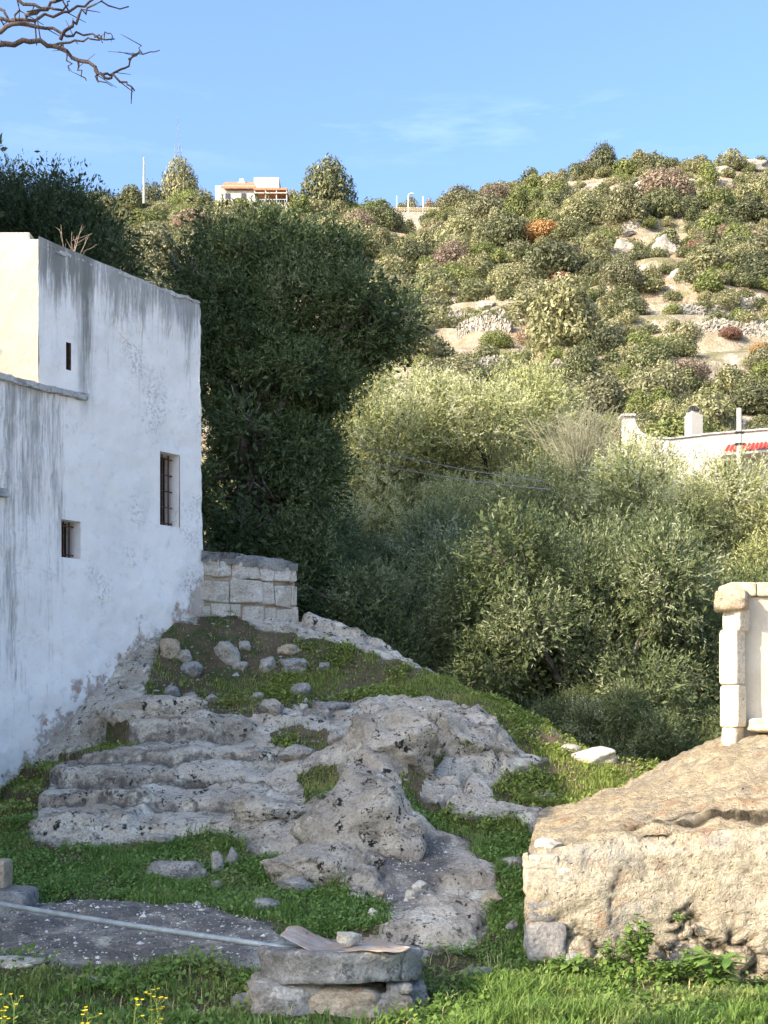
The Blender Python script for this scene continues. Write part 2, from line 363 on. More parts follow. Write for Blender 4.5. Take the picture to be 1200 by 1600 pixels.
stw = np.clip(blur(stp, 8), 0, 1)
Z = Z0 * (1 - stw) + steps(Z0 + wn) * stw - .045 * stw * tread_foot(Z0 + wn, .03, 0)
nx_, ny_ = fbm(q3, 2.2, 3) * 16, fbm(q3 + 50, 2.2, 3) * 16
ppx, ppy = PX + nx_, PY0 + ny_ * .7
near_grass = [
    [(-900, 1338), (40, 1330), (330, 1318), (350, 1322), (400, 1345), (505, 1368), (545, 1410), (600, 1430), (598, 1452), (470, 1458), (420, 1445), (300, 1412), (0, 1408), (-900, 1410)],
    [(-900, 1512), (60, 1506), (120, 1520), (330, 1512), (370, 1520), (640, 1518), (700, 1512), (820, 1490), (1300, 1470), (4000, 1300), (4000, 6000), (-4000, 6000), (-4000, 1512)],
    [(-80, 1350), (-60, 1240), (100, 1190), (175, 1128), (212, 1160), (150, 1182), (105, 1190), (50, 1262), (30, 1330)],
    [(215, 1108), (235, 1060), (262, 990), (350, 958), (395, 985), (470, 995), (520, 985), (600, 1000), (640, 1040), (700, 1060), (780, 1095), (862, 1136), (960, 1160), (1045, 1200), (1300, 1250), (900, 1275), (770, 1255),
     (815, 1215), (880, 1185), (800, 1168), (790, 1150), (740, 1118), (700, 1108), (640, 1100), (600, 1098), (560, 1112), (500, 1090), (430, 1118), (330, 1112)],
    [(640, 1190), (680, 1175), (700, 1192), (650, 1240), (655, 1262), (720, 1290), (800, 1296), (830, 1310), (840, 1400), (825, 1500), (700, 1515), (700, 1490), (760, 1470), (790, 1400), (775, 1340), (700, 1312), (650, 1306), (640, 1250)],
    [(425, 1150), (500, 1143), (510, 1170), (440, 1172)],
    [(470, 1215), (510, 1215), (520, 1260), (480, 1265)],
]
gm = np.zeros(len(q2), bool)
for p in near_grass: gm |= inpoly(ppx, ppy, p)
behind = (YY.ravel() > 17.2) | ((Z0 < 1.0) & (YY.ravel() > 14.6)); gm |= behind
rk_b = [[(480, 968), (560, 985), (640, 1015), (705, 1057), (660, 1050), (560, 1012), (480, 1000)], [(375, 960), (470, 970), (490, 998), (420, 990)], [(860, 1120), (900, 1155), (830, 1130)], [(1040, 1205), (960, 1180), (1000, 1176)]]
for p in rk_b: gm &= ~inpoly(ppx, ppy, p)
soilm = np.zeros(len(q2), bool)
for p in [[(230, 1070), (260, 1000), (330, 960), (480, 1000), (480, 1050), (380, 1060), (240, 1072)], [(215, 1110), (240, 1085), (330, 1100), (440, 1120), (330, 1122)], [(390, 1110), (500, 1092), (520, 1105), (400, 1128)]]:
    soilm |= inpoly(ppx, ppy, p)
gravel = np.zeros(len(q2), bool)
for p in [[(-900, 1405), (300, 1412), (420, 1440), (440, 1470), (380, 1512), (130, 1518), (60, 1506), (-900, 1512)], [(600, 1330), (700, 1320), (700, 1360), (640, 1440), (590, 1440)]]:
    gravel |= inpoly(ppx, ppy, p)
gravel &= ~gm
G = blur(gm, 2, 2); GV = np.clip(blur(gravel, 4), 0, 1); SO = np.clip(blur(soilm, 3), 0, 1)
Rk = 1 - np.clip(blur(gm, 6), 0, 1)
# bedrock relief: stands a little proud of the turf, broken by pits, ledges and cracks
flat = np.clip(GV * 1.2, 0, 1)
big = inpoly(PX, PY0, [(430, 1160), (560, 1120), (640, 1180), (660, 1300), (640, 1380), (520, 1400), (430, 1330)]) | inpoly(PX, PY0, [(560, 1120), (640, 1090), (800, 1120), (800, 1185), (600, 1190)])
bg = np.clip(blur(big, 8), 0, 1)
bA = inpoly(PX + nx_ * .6, PY0 + ny_ * .4, [(562, 1140), (600, 1116), (690, 1122), (765, 1142), (800, 1180), (780, 1200), (715, 1198), (648, 1204), (600, 1170)])
bB = inpoly(PX + nx_ * .6, PY0 + ny_ * .4, [(500, 1205), (555, 1160), (625, 1180), (648, 1245), (655, 1320), (600, 1345), (520, 1310), (480, 1260)])
bC = inpoly(PX + nx_ * .6, PY0 + ny_ * .4, [(340, 1325), (430, 1300), (560, 1330), (620, 1380), (540, 1400), (430, 1370)])
domes = np.clip(blur(bA, 4), 0, 1) * .16 + np.clip(blur(bA, 14), 0, 1) * .12 + np.clip(blur(bB, 5), 0, 1) * .10 + np.clip(blur(bB, 16), 0, 1) * .14 + np.clip(blur(bC, 6), 0, 1) * .07
w1, w2, _ = worley(q3 * np.array([.8, 1.3, 1]) + np.stack([fbm(q3, 1.5, 2), fbm(q3 + 9, 1.5, 2), 0 * Z0], 1) * .25, 1.15)
crk = smooth(.10, .0, w2 - w1)
w3, w4, w5 = worley(q3 * np.array([1, 1.4, 1]) + np.stack([fbm(q3, 2.5, 2), fbm(q3 + 9, 2.5, 2), 0 * Z0], 1) * .15, 3.4)
pits = smooth(.32, .08, worley(q3 + np.stack([fbm(q3, 6, 2), fbm(q3 + 4, 6, 2), 0 * Z0], 1) * .03, 8.0)[0]) * smooth(-.1, .25, fbm(q3 + 31, 1.4, 3))
def billow(sc, octv=3, off=0.0):
    a, o, p = 1.0, 0, q3 * sc + off
    for k in range(octv): o = o + a * (np.abs(pn(p + k * 9.7)) - .25); p = p * 2.07; a *= .52
    return o
wob_ = np.stack([fbm(q3, 1.6, 3), fbm(q3 + 9, 1.6, 3), 0 * Z0], 1)
k1, k2, kid = worley(q3 * np.array([.75, 1.5, 1]) + wob_ * .22, 1.25); l1, l2, lid_ = worley(q3 * np.array([.8, 1.3, 1]) + wob_ * .12, 3.6)
cell1 = ((kid % 19) / 18. - .5); cell2 = ((lid_ % 13) / 12. - .5); e1 = smooth(.02, .13, k2 - k1); e2 = smooth(.0, .16, l2 - l1)
nst = (1 - .55 * stw); nfl = (1 - .75 * flat)
rel = Rk * (.05 + domes + nfl * (cell1 * .17 * e1 * nst - (1 - e1) * .07 * nst + cell2 * .075 * e2 * (.45 + .55 * bg) - (1 - e2) * .03 * smooth(-.1, .2, fbm(q3 + 70, .8, 2)))
    + billow(1.7, 3) * .11 * (.5 + .5 * bg) * nfl + billow(6.5, 3, 3.3) * .022 * (1 - .5 * flat) + fbm(q3, 14, 2) * .004 - pits * .018 * (1 - flat))
strata = np.abs(((Z0 + fbm(q3, .8, 3) * .06) * 9) % 1 - .5)
rel += Rk * (1 - flat) * (1 - stw) * (strata - .25) * .07
Z = Z + rel + (1 - Rk) * (fbm(q3, 1.6, 4) * .03 + fbm(q3, 9, 2) * .008)
edge = np.minimum.reduce([smooth(GX0, GX0 + 1, XX.ravel()), smooth(GX1, GX1 - .8, XX.ravel()), smooth(GY0, GY0 + .4, YY.ravel()), smooth(GY1, GY1 - 1, YY.ravel())])
Z = Z * edge + (far_z(XX.ravel(), YY.ravel()) - .15) * (1 - edge)
ZG = Z.reshape(NY, NX); GG = np.clip(G, 0, 1).reshape(NY, NX); SG = SO.reshape(NY, NX)
def samp(A, x, y):
    fx = np.clip((np.asarray(x) - GX0) / GS, 0, NX - 1.01); fy = np.clip((np.asarray(y) - GY0) / GS, 0, NY - 1.01)
    i = fx.astype(int); j = fy.astype(int); u = fx - i; v = fy - j
    return A[j, i] * (1 - u) * (1 - v) + A[j, i + 1] * u * (1 - v) + A[j + 1, i] * (1 - u) * v + A[j + 1, i + 1] * u * v
def gz(x, y): return float(samp(ZG, x, y))
def hit(px, py, y0=5.5, y1=19):
    """where the line of sight through a photo point meets the near ground"""
    ys = np.arange(y0, y1, .02); x = (px - 600) / FOC * ys; z = EYE + (HOR - py) / FOC * ys
    k = np.nonzero(samp(ZG, x, ys) > z)[0]
    k = k[0] if len(k) else len(ys) - 1
    return np.array([x[k], ys[k], samp(ZG, x[k], ys[k])])
def hit_far(px, py, y0=44, y1=230):
    ys = np.arange(y0, y1, .25); x = (px - 600) / FOC * ys; z = EYE + (HOR - py) / FOC * ys
    k = np.nonzero(far_z(x, ys) > z)[0]
    k = k[0] if len(k) else int((212 - y0) / .25)
    return np.array([x[k], ys[k], float(far_z(x[k:k + 1], ys[k:k + 1])[0])])
idx = np.arange(NX * NY).reshape(NY, NX)
F = np.stack([idx[:-1, :-1], idx[:-1, 1:], idx[1:, 1:], idx[1:, :-1]], -1).reshape(-1, 4)
isrock = (G[F].mean(1) < .5)
V = np.stack([XX.ravel(), YY.ravel(), Z], 1)
dirt = np.maximum(np.clip(blur(gm, 7), 0, 1), np.clip(blur(tread_foot(Z0 + wn, .065, 0) * stw, 2), 0, 1) * .52)
def sub(name, fm, mat, label):
    f = F[fm]; u, inv = np.unique(f, return_inverse=True)
    o = link(name, mesh(name, V[u], [inv.reshape(-1, 4)], mat, True, {'dirt': dirt[u], 'gravel': GV[u]})); tag(o, label, kind='structure'); return o
sub('ground', ~isrock, M['soil'], 'turf and brown soil of the slope between the rocks')
sub('bedrock', isrock, M['rock'], 'grey limestone bedrock with rock-cut steps on the slope')
# the wide land: valley floor and the hillside, to the far crest and beyond
def far_sheet(name, xs, ys, cut, label, mat):
    X_, Y_ = np.meshgrid(xs, ys); z = far_z(X_, Y_)
    ins = (X_ > GX0 + .9) & (X_ < GX1 - .9) & (Y_ > GY0 + .9) & (Y_ < GY1 - .9); z = np.where(ins, -2.5, z)
    ii = np.arange(X_.size).reshape(X_.shape); f = np.stack([ii[:-1, :-1], ii[:-1, 1:], ii[1:, 1:], ii[1:, :-1]], -1).reshape(-1, 4)
    o = link(name, mesh(name, np.stack([X_.ravel(), Y_.ravel(), z.ravel()], 1), [f], mat, True)); return tag(o, label, kind='structure')
far_sheet('valley_floor', np.concatenate([np.linspace(-250, -30, 14), np.arange(-29, 30, .5), np.linspace(30, 250, 14)]), np.concatenate([np.linspace(-90, -3, 12), np.arange(-2.5, 44.1, .5)]), None, 'low valley ground behind the rocky slope', M['soil'])
far_sheet('hillside', np.concatenate([np.linspace(-250, -130, 10), np.arange(-128, 128.1, .8), np.linspace(130, 250, 10)]), np.concatenate([np.arange(44, 225, .6), np.linspace(228, 320, 8)]), None, 'dry stony hillside with benches of old terraces', M['hill'])
# ------------------------------------------------------------------ white house
UD = np.array([-.6126, -.7904]); ND = np.array([.7904, -.6126]); C0 = np.array([-2.304, 16.0])   # along the wall (towards us), outward, right corner
def wallpt(u, z, out=0.0):
    u = np.asarray(u, float); z = np.asarray(z, float); out = np.broadcast_to(np.asarray(out, float), u.shape)
    xy = C0 + u[..., None] * UD + out[..., None] * ND
    return np.concatenate([xy, z[..., None]], -1)
def plaster_mat():
    n = N('weathered_whitewash')
    z = n.axis(2); c = n.mix(n.rng(n.noise(1.1, 5, .6), .3, .7), (.92, .89, .84), (.83, .805, .765))
    c = n.mix(n.rng(n.noise(9, 6, .72), .52, .75, 0, .45), c, (.52, .52, .50))
    # rain streaks: run down from the roof line and from the ledge
    st = n.noise(5.5, 6, .66, n.co((1, 1, .10))); fine = n.noise(34, 5, .75, n.co((1, 1, .07)))
    top = n.math('ADD', n.rng(z, 3.6, 5.9, 0, .48, False), n.rng(z, 5.3, 6.0, 0, .40))
    lft = n.math('MULTIPLY', n.rng(n.attr('left'), .0, 1.0, 0, 1, False), n.rng(z, .6, 4.5, .25, .66, False))
    w = n.math('MAXIMUM', top, lft)
    s = n.math('ADD', n.math('MULTIPLY', st, .58), n.math('MULTIPLY', fine, .52))
    c = n.mix(n.rng(n.math('ADD', s, n.math('MULTIPLY', w, .42)), .70, .93, 0, .80), c, (.22, .22, .205))
    cor = n.math('MULTIPLY', n.attr('corner'), n.rng(n.math('ADD', st, n.math('MULTIPLY', fine, .5)), .55, .85))
    c = n.mix(n.math('MULTIPLY', cor, .85), c, (.17, .175, .16))
    # mould patches
    pt = n.math('MULTIPLY', n.rng(n.noise(1.4, 5, .65), .53, .68), n.rng(n.noise(26, 5, .75), .46, .62))
    c = n.mix(n.math('MULTIPLY', pt, .6), c, (.30, .29, .27))
    # flaked foot: bare stone and pinkish mortar
    fl = n.math('ADD', n.attr('foot'), n.math('MULTIPLY', n.math('SUBTRACT', n.noise(5.5, 6, .7), .5), 1.3))
    bare = n.mix(n.noise(6, 5, .7), (.36, .31, .26), (.56, .50, .44)); bare = n.mix(n.rng(n.noise(11, 4, .6), .55, .7), bare, (.42, .26, .20))
    c = n.mix(n.rng(fl, .52, .66), c, bare)
    h = n.math('ADD', n.noise(7, 7, .7), n.math('MULTIPLY', n.noise(60, 3, .6), .18)); h = n.math('SUBTRACT', h, n.math('MULTIPLY', n.rng(fl, .5, .64), .5))
    return n.fin(c, .92, n.bump(h, .6, .03), .1)
M['plaster'] = plaster_mat()
def warm_plaster():
    n = N('cream_plaster'); c = n.mix(n.rng(n.noise(2, 5, .65), .35, .65), (.55, .505, .415), (.48, .435, .35)); c = n.mix(n.rng(n.noise(12, 6, .75), .55, .75, 0, .6), c, (.45, .40, .32))
    return n.fin(c, .93, n.bump(n.noise(14, 6, .7), .6, .03), .1)
M['cream'] = warm_plaster()
M['ledge'] = rock_mat('weathered_ledge', (.42, .42, .40), (.58, .58, .56), (.22, .22, .21), .5, None, .6)
M['rust'] = plain('rusty_iron', (.13, .065, .045), .8, .5, .2, .2, 30, .5)
M['brown_wood'] = plain('brown_weathered_wood', (.12, .075, .055), .8, .4, .2, 0, 20, .5)
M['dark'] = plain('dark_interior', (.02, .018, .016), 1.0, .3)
LEDGE, ULEN = 5.26, 5.2
openings = [(.347, .66, EYE + (HOR - 822) / FOC * 15.6, EYE + (HOR - 708) / FOC * 15.6), (1.86, 2.13, EYE + (HOR - 872) / FOC * 14.42, EYE + (HOR - 813) / FOC * 14.42), (1.995, 2.065, EYE + (HOR - 578) / FOC * 14.39, EYE + (HOR - 533) / FOC * 14.39)]
us = np.arange(0, ULEN + .001, .035); zs = np.arange(-.4, 7.0, .035)
def snap(a, vals):
    a = a.copy()
    for v in vals: a[np.argmin(np.abs(a - v))] = v
    return a
us = snap(us, [0, 2.44] + [v for o in openings for v in o[:2]]); zs = snap(zs, [LEDGE] + [v for o in openings for v in o[2:]])
UU, ZZ = np.meshgrid(us, zs); qq = np.stack([UU.ravel(), ZZ.ravel(), 0 * UU.ravel()], 1)
topu = lambda u: 6.81 + .05 * np.clip(u, 0, 3)
ZT = np.where(ZZ > 5.6, 5.6 + (ZZ - 5.6) * (topu(UU) + fbm(qq, 2.5, 3).reshape(UU.shape) * .012 - 5.6) / (zs[-1] - 5.6), ZZ)
foot_z = np.array([gz(*(C0 + u * UD + .05 * ND)) if u < 3.4 else gz(*(C0 + 3.4 * UD)) for u in us])
hgt = ZT - foot_z[None, :]
near_op = np.zeros(UU.shape)
for a, b, c, d in openings:
    dd = np.maximum(np.maximum(a - UU, UU - b), np.maximum(c - ZT, ZT - d)); near_op = np.maximum(near_op, smooth(.12, .02, dd))
outw = fbm(qq, .8, 3).reshape(UU.shape) * .03 + fbm(qq, 4.5, 4).reshape(UU.shape) * .012
footm = smooth(.75, .0, hgt - .28 * fbm(qq, 1.6, 3).reshape(UU.shape)) * .62 + smooth(.5, 0, UU) * smooth(1.3, .2, hgt) * .25
outw += -footm * .03 + smooth(1.6, 0, hgt) * .05
outw = outw * (1 - near_op) - .0
uo = UU - .012 * (6.8 - ZT) * smooth(.6, 0, UU) - np.abs(fbm(qq + 5, 3, 3)).reshape(UU.shape) * .03 * smooth(.15, 0, UU)
WV = wallpt(uo, ZT, outw).reshape(-1, 3)
ii = np.arange(UU.size).reshape(UU.shape); f = np.stack([ii[:-1, :-1], ii[1:, :-1], ii[1:, 1:], ii[:-1, 1:]], -1).reshape(-1, 4)
uc = (us[:-1] + us[1:]) / 2; zc2 = (zs[:-1] + zs[1:]) / 2; UC, ZC = np.meshgrid(uc, zc2); keep = ~((UC > 2.44) & (ZC > LEDGE))
for a, b, c, d in openings: keep &= ~((UC > a) & (UC < b) & (ZC > c) & (ZC < d))
hroot = thing('white_house', (*(C0 + 2.4 * UD), .8), 'tall whitewashed stone house with grey rain streaks and tiny barred windows on the left', 'house')
hoff = np.array(hroot.location)
left = smooth(1.6, 2.3, UU) * (ZT < LEDGE); corner = np.maximum(smooth(1.95, 1.80, UU) * smooth(1.62, 1.76, UU), .9 * smooth(2.4, 2.3, UU) * smooth(1.7, 1.95, UU) * smooth(6.0, 6.8, ZT)) * smooth(4.9, 5.5, ZT)
fk = f[keep.ravel()]
wob = link('wall', mesh('wall', WV - hoff, [fk], M['plaster'], True, {'left': left.ravel(), 'foot': footm.ravel(), 'corner': corner.ravel()}), hroot)
def facewall(name, pts, mat, parent, res=.08, nrm=None, amp=.015, off=None, attrs=()):
    """bumpy quad wall through four corners (bl, br, tr, tl)"""
    a, b, c, d = [np.array(p, float) for p in pts]
    nu = max(2, int(np.linalg.norm(b - a) / res)); nv = max(2, int(np.linalg.norm(d - a) / res))
    s, t = np.meshgrid(np.linspace(0, 1, nu), np.linspace(0, 1, nv)); s = s[..., None]; t = t[..., None]
    v = (a * (1 - s) * (1 - t) + b * s * (1 - t) + c * s * t + d * (1 - s) * t).reshape(-1, 3)
    n_ = np.cross(b - a, d - a); n_ /= np.linalg.norm(n_); v += n_ * (fbm(v, 1.2, 3) * amp + fbm(v, 6, 3) * amp * .4)[:, None]
    k = np.arange(nu * nv).reshape(nv, nu); f_ = np.stack([k[:-1, :-1], k[:-1, 1:], k[1:, 1:], k[1:, :-1]], -1).reshape(-1, 4)
    return link(name, mesh(name, v - (off if off is not None else np.array(parent.location)), [f_], mat, True), parent)
wp = lambda u, z, o=0.0: wallpt(np.array(u), np.array(z), o)
cor = wp(2.44, 6.92); e0 = np.array([cor[0], cor[1], 5.1]); EL = np.array([-4.6, .25, 0])
facewall('end_wall', [e0 + EL, e0, [cor[0], cor[1], 6.90], np.array([cor[0], cor[1], 6.90]) + EL], M['cream'], hroot)
bk = np.array([*(-ND * 5.0), 0])
mb = MB(); r1 = wp(0, 6.74, -.03); r2 = wp(2.44, 6.86, -.03)
mb.add([r1, r2, r2 + EL, r1 + bk + EL * .4, r1 + bk], [(0, 1, 2, 3)], [(0, 3, 4)]); mb.build('roof', M['ledge'], hroot)
mb = MB()                                                  # far right side and back, down to the ground
a0 = wp(0, -.3); mb.add([a0, wp(0, 6.80), r1 + bk, a0 + bk], [(0, 1, 2, 3)]); b0 = a0 + bk
mb.add([b0, r1 + bk, r1 + bk + EL * .4, b0 + EL * .4], [(0, 1, 2, 3)]); mb.build('side_wall', M['plaster'], hroot)
mb = MB(); l1 = wp(2.3, 5.2, -.04); l2 = wp(ULEN, 5.2, -.04); mb.add([l1, l2, l2 + bk, l1 + bk], [(0, 1, 2, 3)])
g0 = wp(ULEN, -.3); g1 = wp(ULEN, 5.2); mb.add([g0, g0 + bk, g1 + bk, g1], [(0, 1, 2, 3)]); mb.build('lower_roof', M['ledge'], hroot)
def strip(name, u0, u1, z0, z1, o0, o1, mat, n=60, amp=.012):
    """moulded strip along the wall"""
    u = np.linspace(u0, u1, n); prof = [(o0, z0), (o1, z0 + .012), (o1, z1 - .015), (o0, z1)]
    v = np.concatenate([wallpt(u, np.full(n, z), np.full(n, o)) for o, z in prof]); v += (RNG.normal(size=v.shape) * amp * .35 + (fbm(v, 4, 3) * amp)[:, None])
    q = [(k * n + i, k * n + i + 1, ((k + 1) % 4) * n + i + 1, ((k + 1) % 4) * n + i) for k in range(4) for i in range(n - 1)]
    m = MB(); m.add(v, q); m.add([v[k * n] for k in range(4)], [(0, 1, 2, 3)]); m.add([v[k * n + n - 1] for k in range(4)], [(3, 2, 1, 0)]); return m.build(name, mat, hroot)
strip('ledge', 1.80, ULEN, 5.235, 5.325, -.05, .055, M['ledge'])
strip('coping', 0.0, 2.40, 6.80, 6.865, -.30, .004, M['ledge'], 60, .02)
mb = MB(); q0 = np.array([cor[0] - .12, cor[1] + .10, 6.88]); mb.box(q0 + [-4.4, 0, 0], q0 + [0, .3, .14]); bevel(mb.build('parapet', M['cream'], hroot), .02)
mb = MB(); b1 = wp(2.86, 4.02); b2 = wp(3.25, 4.08); mb.add([wp(2.86, 4.0, -.02), wp(3.3, 4.0, -.02), wp(3.3, 4.0, .07), wp(2.86, 4.0, .07), wp(2.86, 4.09, -.02), wp(3.3, 4.09, -.02), wp(3.3, 4.09, .05), wp(2.86, 4.09, .05)],
    [(0, 1, 2, 3), (4, 7, 6, 5), (0, 3, 7, 4), (3, 2, 6, 7), (2, 1, 5, 6)]); bevel(mb.build('bracket', M['ledge'], hroot), .01)
def reveal(name, o, depth, mat=None):
    a, b, c, d = o; m = MB(); p = lambda u, z, k: wp(u, z, k)
    fr = [p(a, c, 0), p(b, c, 0), p(b, d, 0), p(a, d, 0)]; bkp = [p(a, c, -depth), p(b, c, -depth), p(b, d, -depth), p(a, d, -depth)]
    m.add(fr + bkp, [(0, 1, 5, 4), (1, 2, 6, 5), (2, 3, 7, 6), (3, 0, 4, 7)]); w = m.build(name, mat or M['plaster'], hroot)
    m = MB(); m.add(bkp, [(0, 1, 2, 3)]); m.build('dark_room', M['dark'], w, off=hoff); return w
for k, o in enumerate(openings[:2]):
    a, b, c, d = o; w = reveal('window', o, .26)
    ub = b - .02 if k == 0 else b; m = MB(); dp = -.13
    def rod(u0, z0, u1, z1, r): m.tube([wp(u0, z0, dp), wp(u1, z1, dp)], r, 6)
    for u in np.linspace(a + .06, b - .05, 3): rod(u, c - .005, u, d + .005, .010)
    for z in np.linspace(c + .05, d - .05, 5 if k == 0 else 2): rod(a - .005, z, b + .005, z, .008)
    m.build('iron_bars', M['rust'], w, off=hoff)
    if k == 0:
        m = MB(); z0, z1 = c + .01, d - .01
        v = [wp(b - .002, z0, -.15), wp(b - .13, z0, -.20), wp(b - .13, z1, -.20), wp(b - .002, z1, -.15)]; m.add(v + [x + np.array([*(-ND * .03), 0]) for x in v], [(0, 1, 2, 3), (4, 7, 6, 5), (1, 5, 6, 2)])
        m.build('wooden_shutter', M['brown_wood'], w, off=hoff)
reveal('slit_window', openings[2], .3, M['brown_wood'])
# flight of bare stones at the corner foot of the house
# ------------------------------------------------------------------ block wall at the corner
def stone_mesh(seed, size, res=3, flat=.6, rough=.16, cuts=9):
    """irregular angular stone: a ball cut by random planes, then roughened"""
    import bmesh
    bm = bmesh.new(); bmesh.ops.create_icosphere(bm, subdivisions=res, radius=1.0); r = np.random.default_rng(seed)
    v = np.array([x.co[:] for x in bm.verts]); fs = np.array([[x.index for x in f_.verts] for f_ in bm.faces]); bm.free()
    for _ in range(cuts):
        d = r.normal(size=3); d /= np.linalg.norm(d); h = r.uniform(.55, .85); s = v @ d; v -= np.outer(np.maximum(s - h, 0) * .92, d)
    v += v / (np.linalg.norm(v, axis=1)[:, None] + 1e-6) * (fbm(v + seed, 1.6, 4) * rough)[:, None] + (fbm(v + seed + 9, 6, 2) * rough * .2)[:, None]
    v /= (v.max(0) - v.min(0)) / 2; return v * np.array(size) / 2, fs
M['block'] = rock_mat('cut_limestone_block', (.56, .51, .43), (.70, .66, .59), (.32, .29, .24), .3, (.46, .32, .20), .6)
wl0 = np.array([-2.30, 16.02]); wl1 = np.array([-1.17, 16.75])       # plan line of the wall
wdir = (wl1 - wl0) / np.linalg.norm(wl1 - wl0); wn_ = np.array([wdir[1], -wdir[0]]); WL = np.linalg.norm(wl1 - wl0)
def ztop(s): return EYE + (HOR - np.interp(s / WL, [0, .45, 1], [859, 866, 878])) / FOC * (16.02 + .73 * s / WL)
sw = thing('stone_wall', (*((wl0 + wl1) / 2), 2.8), 'short wall of cut limestone blocks with dark stained top joined to the house corner', 'wall')
mb = MB(); cnr = [wl0, wl1, wl1 - wn_ * .42, wl0 - wn_ * .42]
mb.add([(*p, 2.2) for p in cnr] + [(*p, ztop(s) - .03) for p, s in zip(cnr, (0, WL, WL, 0))], [(0, 1, 5, 4), (1, 2, 6, 5), (2, 3, 7, 6), (3, 0, 4, 7), (4, 5, 6, 7)])
mb.build('wall_core', M['stone_warm'], sw)
mb = MB(); rows = [(2.50, .25), (2.76, .32), (3.09, .30), (3.40, .24)]
rs = np.random.default_rng(21)
for ri, (z0, h) in enumerate(rows):
    s = -.01
    while s < WL + .02:
        w_ = rs.uniform(.16, .46) if s < .5 * WL else rs.uniform(.09, .26); w_ = min(w_, WL + .03 - s)
        if w_ < .05: break
        hh = h * rs.uniform(.86, 1.04); zt = min(z0 + hh, ztop(s) - .035)
        if zt - z0 > .05:
            v = np.array([[x, y, z] for x in (s + .006, s + w_ - .006) for y in (-.06, .035 + rs.uniform(0, .02)) for z in (z0, zt)]) + rs.normal(size=(8, 3)) * .016
            pts = np.stack([wl0[0] + v[:, 0] * wdir[0] + v[:, 1] * wn_[0], wl0[1] + v[:, 0] * wdir[1] + v[:, 1] * wn_[1], v[:, 2]], 1)
            mb.add(pts, [(0, 1, 3, 2), (4, 6, 7, 5), (0, 4, 5, 1), (2, 3, 7, 6), (0, 2, 6, 4), (1, 5, 7, 3)])
        s += w_
ob = mb.build('block_courses', M['block'], sw); bevel(ob, .014, 2)
mb = MB(); ns = 24; ss = np.linspace(-.01, WL + .03, ns); cap = []
for o_, dz in ((.055, -.15), (.07, -.02), (-.2, .02), (-.44, -.02)):
    p = wl0 + ss[:, None] * wdir + o_ * wn_; cap.append(np.concatenate([p, (ztop(ss) + dz)[:, None]], 1))
cv = np.concatenate(cap); cv += RNG.normal(size=cv.shape) * .012; mb.add(cv, [(k * ns + i, k * ns + i + 1, (k + 1) * ns + i + 1, (k + 1) * ns + i) for k in range(3) for i in range(ns - 1)])
M['stain'] = rock_mat('dark_weathered_cap', (.24, .235, .22), (.36, .35, .33), (.11, .108, .10), .8, None, .7)
mb.build('cap', M['stain'], sw, True)

# ------------------------------------------------------------------ old vaulted cistern on the right
def cist_mat(name='old_lime_plaster', tone=None):
    n = N(name); a = n.noise(1.7, 6, .68); b = n.noise(8, 6, .72)
    c = n.mix(n.rng(a, .36, .62), (.56, .475, .335), (.70, .62, .465)); c = n.mix(n.rng(b, .46, .62, 0, .85), c, (.40, .34, .25))
    c = n.mix(n.rng(n.noise(30, 4, .75), .46, .62, 0, .75), c, (.34, .295, .225)); c = n.mix(n.rng(n.noise(19, 5, .75, n.co((1, 1.2, .9))), .54, .66, 0, .7), c, (.64, .58, .46))
    c = n.mix(n.math('MULTIPLY', n.rng(n.noise(2.3, 5, .65), .50, .62), .7), c, (.37, .35, .31))
    c = n.mix(n.math('MULTIPLY', n.rng(n.noise(2.9, 5, .7, n.co((1, 1, 1.4))), .56, .66), n.math('ADD', .45, n.math('MULTIPLY', n.attr('bare'), .5))), c, (.47, .235, .125))
    v = n.vor(7.5, 'DISTANCE_TO_EDGE', n.co((1, 1, 1.25)))
    c = n.mix(n.math('MULTIPLY', n.rng(v, .07, .0), n.math('MULTIPLY', n.attr('bare'), .85)), c, (.20, .14, .09))
    c = n.mix(n.math('MULTIPLY', n.rng(n.vor(23, 'F1', n.warp(.06)), .26, .12), n.rng(n.noise(4, 4, .7), .48, .60, 0, .8)), c, (.13, .11, .085))
    c = n.mix(n.math('MULTIPLY', n.attr('crack'), .92), c, (.05, .042, .03))  # painted dark: undercut shade of the roof crack, soil in the front joints
    if tone: c = n.mix(1.0, c, tone, 'MULTIPLY'); c = n.mix(n.rng(n.noise(3.2, 7, .74, n.co((1, 2.2, 1))), .54, .66, 0, .45), c, (.36, .31, .23))
    h = n.math('ADD', n.noise(9, 7, .72), n.math('MULTIPLY', n.noise(55, 4, .7), .3)); h = n.math('SUBTRACT', h, n.math('MULTIPLY', n.rng(n.vor(20, 'F1', n.warp(.06)), .26, .05), .2))
    return n.fin(c, .95, n.bump(h, 1.0, .08), .08)
M['cist'] = cist_mat(); M['roof'] = cist_mat('weathered_vault_plaster', (.80, .765, .70))
CX0, CY0, CX1, CY1 = .935, 8.32, 5.4, 11.6
cis = thing('stone_cistern', (2.6, 9.6, .1), 'low old stone cistern with crumbling plaster front and sloping vaulted roof', 'cistern')
def ftop(x): return np.interp(x, [.93, 1.0, 1.15, 1.5, 2.5, 5.5], [.745, .77, .80, .85, .93, .98])
def roofz(x, y):
    t = np.clip((y - CY0) / 2.2, 0, 1.25)
    side = smooth(1.05, 3.3, x) * 1.02
    return ftop(x) + .52 * np.sin(np.clip(t, 0, 1.15) * 1.45) * side
nu = int((CX1 - CX0) / .022); xs_ = np.linspace(CX0, CX1, nu)
zf = np.arange(-.45, 1.0, .022); yr = np.arange(.0, CY1 - CY0, .03); nv = len(zf) + len(yr)
